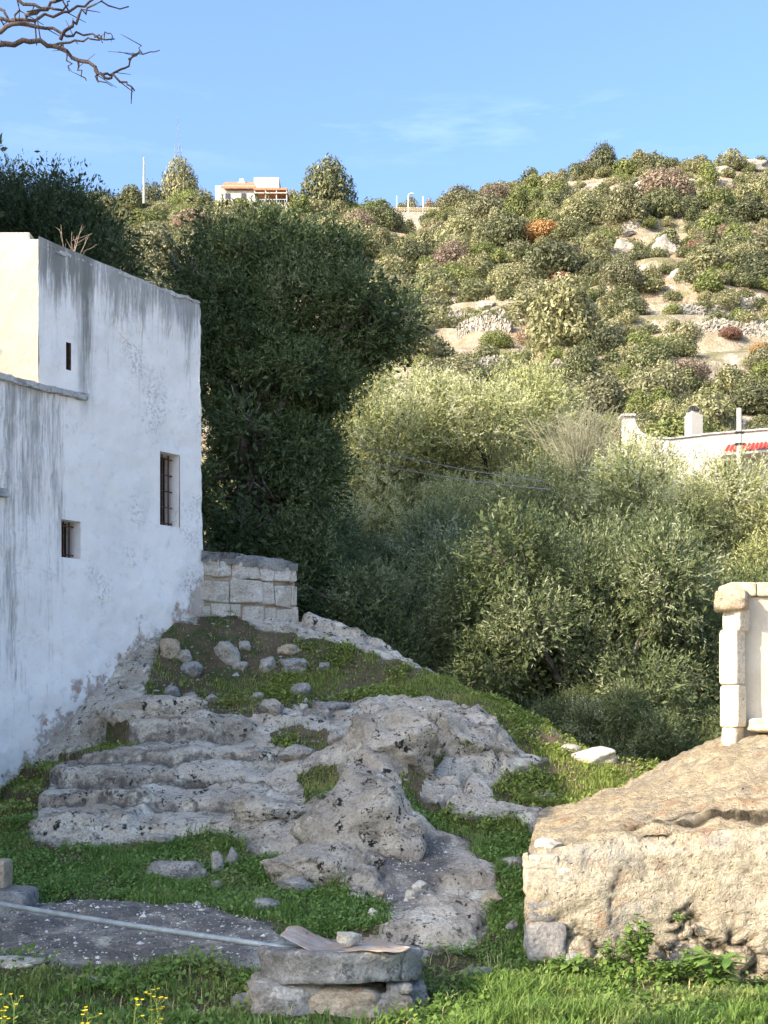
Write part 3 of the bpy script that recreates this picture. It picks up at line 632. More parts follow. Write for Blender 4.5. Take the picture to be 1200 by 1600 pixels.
Xs = np.repeat(xs_[None, :], nv, 0); Ys = np.empty_like(Xs); Zs = np.empty_like(Xs)
k = len(zf); Ys[:k] = CY0; Zs[:k] = zf[:, None] / 1.0 * 1.0
Zs[:k] = -.45 + (zf[:, None] + .45) / (zf[-1] + .45) * (ftop(xs_)[None, :] + .45)
Ys[k:] = CY0 + .075 + yr[:, None]; Zs[k:] = roofz(Xs[k:], Ys[k:])
p3 = np.stack([Xs.ravel(), Ys.ravel(), Zs.ravel()], 1)
front = np.zeros(Xs.shape); front[:k] = 1
bare = np.clip(smooth(.52, -.05, Zs + .22 * fbm(p3, 1.8, 3).reshape(Xs.shape)) * front + .35 * front * smooth(.2, .5, fbm(p3 + 30, 1.3, 3).reshape(Xs.shape)), 0, 1)
wa, wb2, wid = worley(p3 * np.array([1, .3, 1.25]) + (fbm(p3, 3, 2) * .06)[:, None], 5.2); wa = wa.reshape(Xs.shape); wgap = (wb2.reshape(Xs.shape) - wa)
rndc = (wid.reshape(Xs.shape) % 17) / 17.
fb = lambda s_, o_, off=0: fbm(p3 + off, s_, o_).reshape(Xs.shape)
dy = front * (-.025 * fb(1.3, 3) - .024 * fb(5, 5) - .009 * fb(14, 3) + bare * (.05 - .07 * smooth(.02, .22, wgap) * (.4 + .6 * rndc)))
# an eroded hollow with an overhanging lip in the middle of the front
lip = np.hypot((Xs - 1.80) / .34, (Zs - .42) / .42) + fb(3, 3, 3) * .18
dy += front * (.013 * smooth(1.0, .90, lip))
rl = (1 - front) * (fb(1.4, 4, 11) * .05 + fb(7, 5, 12) * .03 + ridge(p3 * np.array([.5, 1.6, 1]), 2.4, 3).reshape(Xs.shape) * .03)
# roof crack running along, just behind the front edge
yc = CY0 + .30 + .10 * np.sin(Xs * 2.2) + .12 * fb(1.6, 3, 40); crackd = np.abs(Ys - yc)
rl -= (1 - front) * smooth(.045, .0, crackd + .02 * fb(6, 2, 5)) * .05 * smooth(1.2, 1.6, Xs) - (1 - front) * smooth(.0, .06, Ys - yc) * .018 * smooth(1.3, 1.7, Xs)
crk_a = (1 - front) * np.maximum(smooth(.05, .015, np.abs(Ys - yc - .02) + .012 * fb(9, 3, 6)) * smooth(1.25, 1.6, Xs + .2 * fb(2, 2, 9)), smooth(.03, .01, np.abs(Ys - yc - .16 - .08 * fb(1.2, 2, 77))) * smooth(.05, .25, fb(1.5, 2, 66)) * smooth(1.5, 1.8, Xs))  # dark band along the roof crack, shade of its undercut put into colour
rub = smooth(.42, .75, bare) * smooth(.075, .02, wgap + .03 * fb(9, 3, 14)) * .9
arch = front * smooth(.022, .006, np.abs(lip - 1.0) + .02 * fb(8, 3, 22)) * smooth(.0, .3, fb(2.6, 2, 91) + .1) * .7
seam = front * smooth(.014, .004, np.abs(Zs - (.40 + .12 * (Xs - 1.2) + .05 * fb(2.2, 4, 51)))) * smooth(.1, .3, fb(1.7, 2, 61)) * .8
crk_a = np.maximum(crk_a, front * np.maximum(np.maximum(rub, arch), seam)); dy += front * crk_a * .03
rnd_ = np.zeros(Xs.shape); kk = np.arange(nv) - k
round_y = smooth(-7, 0, kk)[:, None] * (kk < 0)[:, None] * .06; SHX = .145
round_z = -smooth(5, 0, kk)[:, None] * (kk >= 0)[:, None] * .05
Ys2 = Ys + dy + round_y; Zs2 = Zs + rl + round_z; Xs2 = Xs + front * smooth(.12, 0, Xs - CX0) * (-.01 + .025 * fb(4, 3, 8))
Xs2 = Xs2 + SHX * (Ys2 - CY0) * smooth(4.5, 1.2, Xs2)
pv = np.stack([Xs2.ravel(), Ys2.ravel(), Zs2.ravel()], 1)
ii = np.arange(pv.shape[0]).reshape(nv, nu); f = np.stack([ii[:-1, :-1], ii[:-1, 1:], ii[1:, 1:], ii[1:, :-1]], -1).reshape(-1, 4)
ffront = np.repeat(((np.arange(nv - 1) < k - 1))[:, None], nu - 1, 1).ravel(); coff = np.array(cis.location)
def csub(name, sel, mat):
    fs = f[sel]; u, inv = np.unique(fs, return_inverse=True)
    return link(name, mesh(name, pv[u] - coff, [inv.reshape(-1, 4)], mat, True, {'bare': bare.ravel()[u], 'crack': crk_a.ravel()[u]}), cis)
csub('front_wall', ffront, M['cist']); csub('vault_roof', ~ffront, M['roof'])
yl = np.linspace(CY0, CY1, 60); zl = np.linspace(-.25, 1, 30); YL, TL = np.meshgrid(yl, (zl + .25) / 1.25)
edgez = np.interp(YL, np.concatenate([[CY0], Ys2[k:, 0]]), np.concatenate([[Zs2[k - 1, 0]], Zs2[k:, 0]]))
lv = np.stack([np.full(YL.size, CX0), YL.ravel(), (-.25 + TL * (edgez + .25)).ravel()], 1); lv[:, 0] += np.where((YL.ravel() > CY0 + .06) & (TL.ravel() < .97), fbm(lv, 3, 4) * .025, 0)
ii = np.arange(lv.shape[0]).reshape(YL.shape); lv[:, 0] += SHX * (lv[:, 1] - CY0)
fl_ = np.stack([ii[:-1, :-1], ii[1:, :-1], ii[1:, 1:], ii[:-1, 1:]], -1).reshape(-1, 4)
link('side_wall', mesh('side_wall', lv - coff, [fl_], M['cist'], True, {'bare': np.full(len(lv), .5)}), cis)
def block_part(name, c, size, mat, parent, seed, rot=0.0, jit=.05, power=5.0):
    """weathered squared stone: rounded box, roughened"""
    n_ = 12; g = np.linspace(-1, 1, n_); vs, fs, o_ = [], [], 0
    for ax in range(3):
        for sg in (-1, 1):
            A, B = np.meshgrid(g, g); w = np.zeros((n_ * n_, 3)); w[:, ax] = sg; w[:, (ax + 1) % 3] = A.ravel(); w[:, (ax + 2) % 3] = B.ravel()
            k_ = np.arange(n_ * n_).reshape(n_, n_) + o_; q_ = np.stack([k_[:-1, :-1], k_[:-1, 1:], k_[1:, 1:], k_[1:, :-1]], -1).reshape(-1, 4)
            fs.append(q_ if sg > 0 else q_[:, ::-1]); vs.append(w); o_ += n_ * n_
    v = np.concatenate(vs); nr = (np.abs(v) ** power).sum(1) ** (1 / power); v = v / nr[:, None]
    v = v * (1 + (fbm(v + seed, 1.1, 4) * jit + fbm(v + seed, 5, 2) * jit * .3))[:, None] * np.array(size) / 2
    cs, sn = math.cos(rot), math.sin(rot); v = np.stack([v[:, 0] * cs - v[:, 1] * sn, v[:, 0] * sn + v[:, 1] * cs, v[:, 2]], 1) + np.array(c)
    off = np.array(parent.location) if parent else np.zeros(3)
    return v - off, np.concatenate(fs)
def add_block(name, c, size, mat, parent, seed, rot=0.0, jit=.05, power=5.0):
    v, q = block_part(name, c, size, mat, parent, seed, rot, jit, power)
    return link(name, mesh(name, v, [q], mat, True), parent)
M['stone_shade'] = rock_mat('shaded_corner_stone', (.33, .31, .29), (.42, .40, .38), (.21, .195, .18), .15, (.36, .24, .17), .7)  # shade of the lower corner stones put into a greyer colour
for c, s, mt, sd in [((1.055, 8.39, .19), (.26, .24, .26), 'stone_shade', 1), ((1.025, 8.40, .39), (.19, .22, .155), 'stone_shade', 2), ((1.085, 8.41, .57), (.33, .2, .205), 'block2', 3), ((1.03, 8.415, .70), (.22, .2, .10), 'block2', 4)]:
    if 'block2' not in M: M['block2'] = rock_mat('sunlit_corner_block', (.44, .385, .29), (.56, .50, .40), (.30, .25, .18), .15, (.50, .33, .22), .6)  # lighter copy with the sun put into the upper corner stones' colour
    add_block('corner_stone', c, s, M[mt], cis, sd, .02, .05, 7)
# ------------------------------------------------------------------ pier and wall standing behind the cistern
pier = thing('gate_pier', (2.96, 10.75, 1.40), 'weathered stone pier with jutting rough capital at the left end of the cream wall', 'pier')
Y0 = 10.78
def zz(py, Y=Y0): return EYE + (HOR - py) / FOC * Y
def xx(px, Y=Y0): return (px - 600) / FOC * Y
M['pier'] = rock_mat('cream_pier_stone', (.62, .55, .42), (.74, .68, .56), (.42, .34, .24), .12, (.50, .33, .20), .5)
a_ = -.75
add_block('capital', (xx(1143), Y0 + .0, (zz(922) + zz(956)) / 2), (.27, .27, zz(922) - zz(956)), M['stone_warm'], pier, 31, a_ * .5, .09, 5)
add_block('neck', (xx(1152), Y0 + .03, (zz(952) + zz(986)) / 2), (.17, .2, zz(950) - zz(988)), M['pier'], pier, 32, a_, .03, 8)
add_block('upper_shaft', (xx(1144), Y0, (zz(984) + zz(1070)) / 2), (.17, .15, zz(984) - zz(1070.5)), M['pier'], pier, 33, a_, .02, 14)
add_block('lower_shaft', (xx(1145.5), Y0, (zz(1071.5) + zz(1136)) / 2), (.172, .15, zz(1071.5) - zz(1137)), M['pier'], pier, 34, a_, .025, 14)
add_block('base', (xx(1146), Y0 + .02, (zz(1136) + zz(1166)) / 2), (.14, .17, zz(1136) - zz(1168)), M['pier'], pier, 35, a_, .06, 6)
ww = thing('garden_wall', (4.2, 11.0, 1.4), 'cream plastered wall with a flat coping behind the cistern at the right edge', 'wall')
facewall('wall_face', [(xx(1158, 10.86), 10.86, 1.2), (5.6, 10.80, 1.2), (5.6, 10.80, zz(934, 10.9)), (xx(1152, 10.86), 10.86, zz(934, 10.9))], M['cream'], ww, .04, amp=.012)
mb = MB(); x0 = xx(1158, 10.86); mb.add([(x0, 10.87, 1.2), (x0, 11.3, 1.2), (x0, 11.3, zz(934, 10.9)), (x0, 10.87, zz(934, 10.9)), (5.6, 11.2, 1.2), (5.6, 11.2, zz(934, 10.9))], [(0, 3, 2, 1), (1, 2, 5, 4)]); mb.build('wall_end', M['cream'], ww)
M['coping'] = rock_mat('ochre_coping_stone', (.60, .50, .34), (.70, .62, .46), (.42, .33, .22), .1, (.55, .40, .22), .5)
for x0, x1, sd in ((1137, 1178, 5), (1178.6, 1262, 6), (1262.6, 1560, 7)):
    xa, xb = xx(x0, 10.9), xx(x1, 10.9); add_block('coping_stone', ((xa + xb) / 2, 11.02, zz(922, 10.9)), (xb - xa, .42, zz(911, 10.9) - zz(933.4, 10.9)), M['coping'], ww, sd, 0, .012, 16)
lg = tag(link('flat_stone', mesh('flat_stone', *[(lambda r: (r[0], [r[1]]))(block_part('flat_stone', (3.33, 10.62, zz(1133)), (.52, .5, .125), None, None, 44, .1, .06, 6))][0], M['coping'], True)), 'flat ochre stone lying at the foot of the cream wall right of the pier', 'stone')

# ------------------------------------------------------------------ old well with a slab curb, sheet lid, stone, pipe
wx, wy = xx(532, 7.35), 7.36
well = thing('well_curb', (wx, wy, -.02), 'round grey stone well curb, cracked on the right, on a rough rubble base', 'well')
def disc(a0, a1, r0, z0, z1, tilt, seed, nr=18, na=90):
    an = np.linspace(a0, a1, na); prof = []
    for s in np.linspace(0, 1, 6): prof.append((r0 * s * .94, z1))
    for t in np.linspace(0, math.pi / 2, 4)[1:]: prof.append((r0 * (.94 + .06 * math.sin(t)), z1 - .03 * (1 - math.cos(t))))
    for s in np.linspace(0, 1, 6)[1:]: prof.append((r0 * (1 - .03 * s - .03 * math.sin(s * 3.14)), z1 - .03 - (z1 - z0 - .03) * s))
    prof.append((0, z0)); m = len(prof)
    v = np.array([[r * math.cos(t), r * .80 * math.sin(t), z] for r, z in prof for t in an])
    rr = np.hypot(v[:, 0], v[:, 1]); v[:, :2] *= (1 + (fbm(v + seed, 2.2, 3) * .05 + fbm(v + seed, 9, 3) * .03)[:, None] * (rr > r0 * .5)[:, None])
    v[:, 2] += fbm(v + seed + 3, 4, 4) * .016; v[:, 2] -= v[:, 1] * tilt
    q = [(i * na + j, (i + 1) * na + j, (i + 1) * na + j + 1, i * na + j + 1) for i in range(m - 1) for j in range(na - 1)]
    return v + np.array([wx, wy, 0]), np.array(q), [i * na for i in range(m)], [i * na + na - 1 for i in range(m)]
def wellslab(name, a0, a1, dz, seed):
    v, q, e0_, e1_ = disc(a0, a1, .475, .15 + dz, .33 + dz, .10, seed)
    c = v[:1] * 0 + np.array([[wx, wy, .24 + dz]]); v2 = np.concatenate([v, c]); nn = len(v)
    t = [(e0_[i], nn, e0_[i + 1]) for i in range(len(e0_) - 1)] + [(e1_[i + 1], nn, e1_[i]) for i in range(len(e1_) - 1)]
    return link(name, mesh(name, v2 - np.array(well.location), [q, np.array(t)], M['stone_grey'], True), well)
ac = math.radians(-38)
wellslab('curb_slab', ac + math.radians(97), ac + math.radians(359), 0, 5); wellslab('broken_slab_piece', ac + math.radians(1.2), ac + math.radians(96), -.004, 5)
for c, s, mt, sd, rt in [((-.30, -.10, .05), (.46, .5, .27), 'stone', 51, .2), ((.03, -.14, .04), (.44, .4, .22), 'stone_warm', 52, -.1), ((.27, -.16, .01), (.26, .3, .20), 'stone', 53, .3), ((.335, -.14, .125), (.15, .2, .075), 'stone_grey', 54, .1),
                         ((-.53, -.08, -.01), (.16, .24, .16), 'stone_grey', 55, .4), ((.05, .2, .06), (.7, .4, .22), 'stone', 56, 0.), ((.40, .05, .06), (.17, .3, .16), 'stone_grey', 57, .2)]:
    add_block('base_stone', np.array([wx, wy, .0]) + np.array(c), s, M[mt], well, sd, rt, .16, 3.6)
def lid_mat():
    n = N('rusted_sheet'); a = n.noise(6, 6, .65); c = n.mix(n.rng(a, .42, .58), (.44, .39, .34), (.42, .31, .22)); c = n.mix(n.rng(n.noise(7, 5, .7), .60, .66, 0, .8), c, (.20, .08, .055))
    return n.fin(c, .65, n.bump(n.noise(20, 5, .6), .4, .01), .3, .25)
M['lid'] = lid_mat()
lz = .335
outl = [(450, 1461), (470, 1458), (497, 1457), (525, 1462), (560, 1466), (590, 1474), (640, 1490), (620, 1497), (575, 1496), (561, 1492), (545, 1497), (505, 1487), (478, 1478)]
n1 = 26; g1, g2 = np.meshgrid(np.linspace(-1, 1, n1 * 2), np.linspace(-1, 1, n1))
lx = g1 * .36; ly = g2 * .20 * np.sqrt(np.clip(1 - (np.abs(g1) * .93) ** 2.4, .02, 1)) * (1 + .12 * fbm(np.stack([g1.ravel(), g2.ravel() * 0, g2.ravel()], 1), 3, 3).reshape(g1.shape))
lzv = .012 + .045 * smooth(-.2, -1.0, g1) * (1 + .4 * g2) + .012 * np.sin(g1 * 5) + .01 * fbm(np.stack([g1.ravel(), g2.ravel(), 0 * g2.ravel()], 1), 3, 3).reshape(g1.shape) + .02 * np.abs(g1 - .12) - ly * .05
ca = math.radians(-12); lv = np.stack([lx * math.cos(ca) - ly * math.sin(ca), lx * math.sin(ca) + ly * math.cos(ca), lzv], -1).reshape(-1, 3) + np.array([xx(540, 7.2), 7.21, lz + .005])
ii = np.arange(lv.shape[0]).reshape(g1.shape); f = np.stack([ii[:-1, :-1], ii[:-1, 1:], ii[1:, 1:], ii[1:, :-1]], -1).reshape(-1, 4)
lid = tag(link('sheet_lid', mesh('sheet_lid', lv, [f], M['lid'], True)), 'bent rusty metal sheet lying as a lid over the stone well', 'lid')
so = lid.modifiers.new('thickness', 'SOLIDIFY'); so.thickness = .005
v, fs = stone_mesh(77, (.145, .11, .10)); tag(link('stone', mesh('stone', v + np.array([xx(545, 7.15), 7.16, lz + .072]), [fs], M['stone_pale'], True)), 'pale cream stone weighing down the rusty sheet on the well', 'stone')
M['pipe'] = plain('galvanised_pipe', (.30, .34, .35), .6, .2, .3, .3, 14, .15)
pa, pb = P(-260, 1362, 9.6), P(468, 1484, 7.22); pts = [pa + (pb - pa) * t + np.array([0, 0, -.03 * math.sin(t * math.pi)]) for t in np.linspace(0, 1, 14)]
MBp = MB().tube(pts, .018, 14); tag(MBp.build('metal_pipe', M['pipe'], None, True), 'long grey metal pipe leaning from the stone block at the left edge to the well', 'pipe')
post = thing('stone_post', (xx(-14, 9.2), 9.2, EYE + (HOR - 1390) / FOC * 9.2), 'squared brown stone post standing on the block at the left edge', 'post')
add_block('post', (xx(-16, 9.2), 9.25, EYE + (HOR - 1368) / FOC * 9.2), (.25, .22, .22), M['brownstone'] if 'brownstone' in M else M['stone_warm'], post, 61, 0, .03, 10)
post_children = [c for c in post.children]
for c in post_children:                                     # one mesh is enough: keep it as the thing itself
    c.parent = None; c.location = post.location; tag(c, post['label'], 'post'); c.name = 'stone_post_block'
bpy.data.objects.remove(post)
bpy.data.objects['stone_post_block'].name = 'stone_post'
v, q = block_part('', (xx(-20, 9.1), 9.15, EYE + (HOR - 1408) / FOC * 9.1), (.62, .42, .17), None, None, 62, 0, .05, 8)
tag(link('stone_block', mesh('stone_block', v, [q], M['stone_grey'], True)), 'long grey stone block under the post at the left edge', 'stone block')
# ------------------------------------------------------------------ loose stones on the slope
STONES = [  # px, py of the foot middle, width px, height px, material, label
    (355, 1036, 46, 38, 'stone', 'largest pale boulder among the stones below the house corner'),
    (297, 1055, 36, 26, 'stone_grey', 'rounded grey stone in front of the holed stone below the house corner'),
    (288, 1035, 30, 20, 'stone', 'small rounded stone with a hole beside the foot of the white house'),
    (416, 1050, 30, 24, 'stone', 'pale angular stone just left of the long block on the upper slope'),
    (462, 1050, 56, 26, 'stone_grey', 'long grey block lying across the grass of the upper slope'),
    (450, 1024, 50, 18, 'stone_warm', 'brownish broken slab lying above the long grey block'),
    (383, 1018, 20, 13, 'stone', 'small stone just right of the largest pale boulder'),
    (374, 1047, 30, 12, 'stone', 'flat stone half buried below the largest pale boulder'),
    (427, 1117, 42, 27, 'stone', 'brown-grey boulder on red soil above the rock steps'),
    (470, 1090, 34, 26, 'stone_grey', 'tilted grey stone with plants against it right of the red soil'),
    (474, 1113, 16, 12, 'stone_pale', 'small pointed pale stone beside a white chip on the red soil'),
    (463, 1120, 22, 5, 'stone_pale', 'thin white chip of stone on the red soil'),
    (465, 1187, 62, 25, 'stone', 'pale oblong block resting on top of the bedrock by the grass tuft'),
    (522, 1113, 48, 20, 'stone_grey', 'flat grey slab at the upper end of the bedrock'),
    (524, 1162, 30, 18, 'stone', 'small pale rock left of the large split boulder'),
    (267, 1088, 28, 18, 'stone_grey', 'grey stone at the upper left end of the top rock step'),
    (330, 1098, 24, 12, 'stone', 'low stone on the edge above the top rock step'),
    (298, 1096, 24, 12, 'stone_grey', 'flat grey stone left of another on the edge of the top rock step'),
    (402, 1092, 22, 8, 'stone', 'flat pale stone in the grass left of the brown-grey boulder'),
    (262, 1028, 34, 34, 'stone_warm', 'tan stone against the flaked foot of the white house'),
    (506, 1048, 18, 12, 'stone_grey', 'small grey stone at the right end of the stone scatter'),
    (268, 1380, 112, 36, 'stone_grey', 'wide flat slab lying in the grass below the rock steps'),
    (337, 1370, 20, 38, 'stone', 'upright narrow stone at the left of a little stone heap'),
    (362, 1358, 22, 34, 'stone', 'upright pale stone at the right of the little stone heap'),
    (337, 1393, 22, 14, 'stone_grey', 'small stone at the foot of the little stone heap'),
    (463, 1397, 66, 26, 'stone_grey', 'grey flat stone in the grass at the end of the bedrock'),
    (412, 1428, 60, 26, 'stone_grey', 'flat triangular grey stone at the edge of the gravel'),
    (656, 1390, 26, 11, 'stone_pale', 'upper of two white stones on the path'),
    (643, 1406, 20, 12, 'stone_pale', 'lower of two white stones on the path'),
    (585, 1435, 18, 12, 'stone_pale', 'small white stone where the grass meets the path'),
    (596, 1404, 18, 10, 'stone_warm', 'orange-brown chip of stone on the path'),
    (938, 1192, 74, 30, 'stone_pale', 'sunlit cream boulder on the crest of the grass'),
    (895, 1180, 40, 14, 'stone', 'low sunlit stone left of the cream boulder on the crest'),
    (858, 1300, 44, 22, 'stone_pale', 'loose cream stone sitting on the corner of the cistern'),
    (898, 1500, 34, 28, 'stone_grey', 'rounded grey cobble at the foot of the cistern corner'),
    (800, 1460, 22, 22, 'stone_grey', 'small upright grey stone in the grass left of the cistern'),
    (768, 1415, 40, 20, 'stone_warm', 'reddish stone at the grass edge of the path'),
    (800, 1358, 50, 20, 'stone', 'low stone in the turf left of the cistern corner'),
    (850, 1250, 40, 8, 'stone_grey', 'flat grey stone in the shaded turf behind the cistern'),
    (745, 1530, 60, 14, 'stone_grey', 'low grey stone in the grass right of the well'),
    (150, 1540, 46, 12, 'stone', 'flat pale stone at the lower edge of the gravel'),
    (240, 1318, 70, 12, 'stone', 'flat stone at the foot of the lowest rock step'),
    (20, 1512, 100, 16, 'stone_pale', 'pale flat rock at the left edge beside the gravel'),
    (622, 1172, 30, 16, 'stone_grey', 'grey stone in the cleft of the split boulder'),
]
for i, (px, py, w, h, mt, lab) in enumerate(STONES):
    if 'corner of the cistern' in lab: b = np.array([xx(856, 8.42), 8.42, float(ftop(xx(856, 8.42))) - .01])
    elif 'cistern corner' in lab and 'cobble' in lab: b = P(px, py, 8.2); b[2] = gz(b[0], b[1])
    else: b = hit(px, py)
    s = b[1] / FOC; W_, H_ = w * s, max(h * s, .03)
    if h < 15: H_ *= 1.3
    dep = W_ * (.75 if h > w * .4 else .6)
    v, fs = stone_mesh(100 + i, (W_, dep, H_ * 1.25), 3 if w < 40 else 4, cuts=13 + i % 5)
    me = mesh('stone', v, [fs], M[mt], True)
    o = link('stone', me, None, (b[0], b[1] + dep * .3, b[2] + H_ * .31)); o.rotation_euler = (0, 0, (RNG.random() - .5) * .5)
    tag(o, lab, 'stone', 'loose stones on the slope')
for i, (px, py, w, h, dp, lab) in enumerate([(622, 1188, 140, 84, .7, 'left half of the split pale boulder, spotted with black lichen'), (718, 1190, 160, 74, .6, 'right half of the split pale boulder, smooth and rounded'), (566, 1338, 205, 112, .62, 'big steep pale rock face with black spots in the middle of the outcrop'),
        (500, 1392, 190, 74, .5, 'low broad rock at the foot of the steep spotted rock face'), (412, 1285, 120, 46, .5, 'squat rock at the right end of the rock-cut steps'), (250, 1122, 190, 44, .35, 'long rounded ledge of rock forming the top step')]):
    b = hit(px, py); s_ = b[1] / FOC; W_, H_ = w * s_, h * s_; v, fs = stone_mesh(500 + i, (W_ * 1.06, W_ * dp, H_ * 1.5), 5, cuts=16, rough=.22); v = v + (ridge(v, 3.2, 3) * .012)[:, None] * v / np.linalg.norm(v, axis=1)[:, None]
    o = link('boulder', mesh('boulder', v, [fs], M['boulder' if i < 4 else 'rock'], True, {'dirt': np.zeros(len(v)), 'gravel': np.zeros(len(v))}), None, (b[0], b[1] + W_ * dp * .42, b[2] + H_ * .20)); tag(o, lab, 'boulder', 'large rocks of the outcrop')
# white chips and crumbs of the gravel: past counting
def scatter(n, fn, x0, x1, y0, y1, seed):
    r = np.random.default_rng(seed); out = []
    while sum(len(o) for o in out) < n:
        x = r.uniform(x0, x1, 20000); y = r.uniform(y0, y1, 20000); inside = (np.abs(x / y) < .33) | (y < 9)
        k = (r.random(20000) < fn(x, y)) & inside; out.append(np.stack([x[k], y[k]], 1))
        if len(out) > 300: break
    return np.concatenate(out)[:n]
GVm = GV.reshape(NY, NX); RKm = Rk.reshape(NY, NX)
def solids(pts, size, seed, mat, name, label, flat=.6):
    r = np.random.default_rng(seed); n = len(pts); base = np.array([[1, 0, 0], [-.5, .87, 0], [-.5, -.87, 0], [0, 0, 1], [.5, .5, .6], [-.6, .1, .7]])
    base = np.array([[1, 0, 0], [0, 1, 0], [-1, 0, 0], [0, -1, 0], [.15, .1, 1], [0, 0, -1]]); tri = np.array([[0, 1, 4], [1, 2, 4], [2, 3, 4], [3, 0, 4], [1, 0, 5], [2, 1, 5], [3, 2, 5], [0, 3, 5]])
    s = size * np.exp(r.normal(size=n) * .55); v = base[None] * (1 + r.normal(size=(n, 6, 3)) * .3) * s[:, None, None] * np.array([1, .8, flat])
    a = r.uniform(0, 6.28, n); c, sn = np.cos(a)[:, None], np.sin(a)[:, None]
    v = np.stack([v[..., 0] * c - v[..., 1] * sn, v[..., 0] * sn + v[..., 1] * c, v[..., 2]], -1)
    v += np.concatenate([pts, samp(ZG, pts[:, 0], pts[:, 1])[:, None] + .003], 1)[:, None, :]
    f_ = (tri[None] + (np.arange(n) * 6)[:, None, None]).reshape(-1, 3)
    return tag(link(name, mesh(name, v.reshape(-1, 3), [f_], mat, False)), label, kind='stuff')
M['chip'] = plain('white_chip', (.60, .58, .53), .9, .2, .1)
solids(scatter(2200, lambda x, y: samp(GVm, x, y) * .9 + .02, -4, 2.5, 7, 12, 5), .006, 1, M['chip'], 'gravel', 'white stone chips scattered over the dark gravel and the path')
solids(scatter(900, lambda x, y: .25 * samp(SG, x, y) + .04, -3.2, 3, 11, 17, 6), .013, 2, M['stone'], 'rubble', 'small stone crumbs on the soil of the slope')

# ------------------------------------------------------------------ grass and weeds
def blades(pts, h, w, seed, lean=.5, z=None):
    r = np.random.default_rng(seed); n = len(pts); h = np.broadcast_to(h, (n,)) * r.uniform(.5, 1.3, n); a = r.uniform(0, 6.28, n); l = r.uniform(.15, 1, n) * lean * h
    d = np.stack([np.cos(a), np.sin(a), 0 * a], 1); s = np.stack([-np.sin(a), np.cos(a), 0 * a], 1) * (w * r.uniform(.6, 1.3, n))[:, None] * .5
    b = np.concatenate([pts, (z if z is not None else samp(ZG, pts[:, 0], pts[:, 1]))[:, None] - .006], 1); up = np.array([0, 0, 1.])
    m = b + d * (l * .3)[:, None] + up * (h * .6)[:, None]; t = b + d * l[:, None] + up * (h * r.uniform(.75, 1, n))[:, None]
    v = np.stack([b - s, b + s, m + s * .8, m - s * .8, t], 1).reshape(-1, 3); k = (np.arange(n) * 5)[:, None]
    tint = np.repeat(r.random(n), 5); return v, k + np.array([0, 1, 2, 3]), k + np.array([3, 2, 4]), tint
def leaflets(pts, size, seed, hmax=.05):
    r = np.random.default_rng(seed); n = len(pts); a = r.uniform(0, 6.28, n); s = size * r.uniform(.5, 1.3, n); el = r.uniform(-.2, 1.0, n)
    d = np.stack([np.cos(a) * np.cos(el), np.sin(a) * np.cos(el), np.sin(el)], 1); sd = np.stack([-np.sin(a), np.cos(a), r.normal(size=n) * .3], 1)
    b = np.concatenate([pts, (samp(ZG, pts[:, 0], pts[:, 1]) + r.random(n) ** 1.5 * hmax)[:, None]], 1)
    v = np.stack([b, b + d * (s * .5)[:, None] + sd * (s * .3)[:, None], b + d * s[:, None], b + d * (s * .5)[:, None] - sd * (s * .3)[:, None]], 1).reshape(-1, 3)
    k = (np.arange(n) * 4)[:, None]; return v, k + np.array([0, 1, 2, 3]), np.zeros((0, 3), int), np.repeat(r.random(n), 4)
def grassobj(name, sets, mat, label):
    vs, qs, ts, at, o = [], [], [], [], 0
    for v, q, t, a in sets: vs.append(v); qs.append(q + o); ts.append(t + o); at.append(a); o += len(v)
    return tag(link(name, mesh(name, np.concatenate(vs), [np.concatenate(qs), np.concatenate(ts)], mat, True, {'tint': np.concatenate(at)})), label, kind='stuff')
def clump(x, y, sc, thr, soft=.25, off=0):
    p = np.stack([x, y, 0 * x + off], 1); return smooth(thr - soft, thr + soft, fbm(p, sc, 3))
def incis(x, y): return (x > CX0 - .02 + SHX * (y - CY0)) & (y > CY0 - .03) & (y < CY1)
def fr(x, y): return (y < 8.25) & (np.hypot((x - wx) / .55, (y - wy) / .45) > 1)
g_front = scatter(52000, lambda x, y: fr(x, y) * samp(GG, x, y) ** 2 * (.35 + .65 * clump(x, y, 1.5, -.1)) * ~incis(x, y), -2.8, 2.8, 5.6, 8.4, 11)
hf = .045 + .035 * smooth(-1.0, 1.6, g_front[:, 0]) * smooth(8.0, 7.2, g_front[:, 1]) - .02 * smooth(7.7, 8.1, g_front[:, 1]) + .035 * clump(g_front[:, 0], g_front[:, 1], 1.1, .1) + .03 * smooth(7.2, 6.6, g_front[:, 1])
g_tuft = scatter(9000, lambda x, y: fr(x, y) * samp(GG, x, y) * clump(x, y, 1.6, .32, .1, 4) * (x > .2) * ~incis(x, y), .3, 2.6, 6.3, 7.7, 12)
l_front = scatter(20000, lambda x, y: fr(x, y) * samp(GG, x, y) * (.1 + .9 * clump(x, y, 1.9, .12, .15, 21)) * ~incis(x, y), -2.8, 2.8, 5.8, 8.3, 31)
gl_ = leaflets(l_front, .04, 33, .075); gl_ = (gl_[0], gl_[1], gl_[2], gl_[3])
g_dry = scatter(1600, lambda x, y: fr(x, y) * samp(GG, x, y) * ~incis(x, y), -2.8, 2.8, 5.8, 8.3, 32)
grassobj('dry_grass', [blades(g_dry, .10, .005, 34, 1.0)], plain('straw', (.42, .36, .18), .8, .3), 'thin dry stalks standing in the front grass')
hf = hf * (.55 + .9 * clump(g_front[:, 0], g_front[:, 1], 3.0, .0, .3, 17))
grassobj('grass', [blades(g_front, hf * .8, .009, 1, .9), blades(g_tuft, .10, .011, 2, 1.1), gl_], M['grass'], 'bright green grass of the foreground around the well and the cistern')
def ok(x, y, lo, hi): return (y > lo) & (y < hi) & ~incis(x, y)
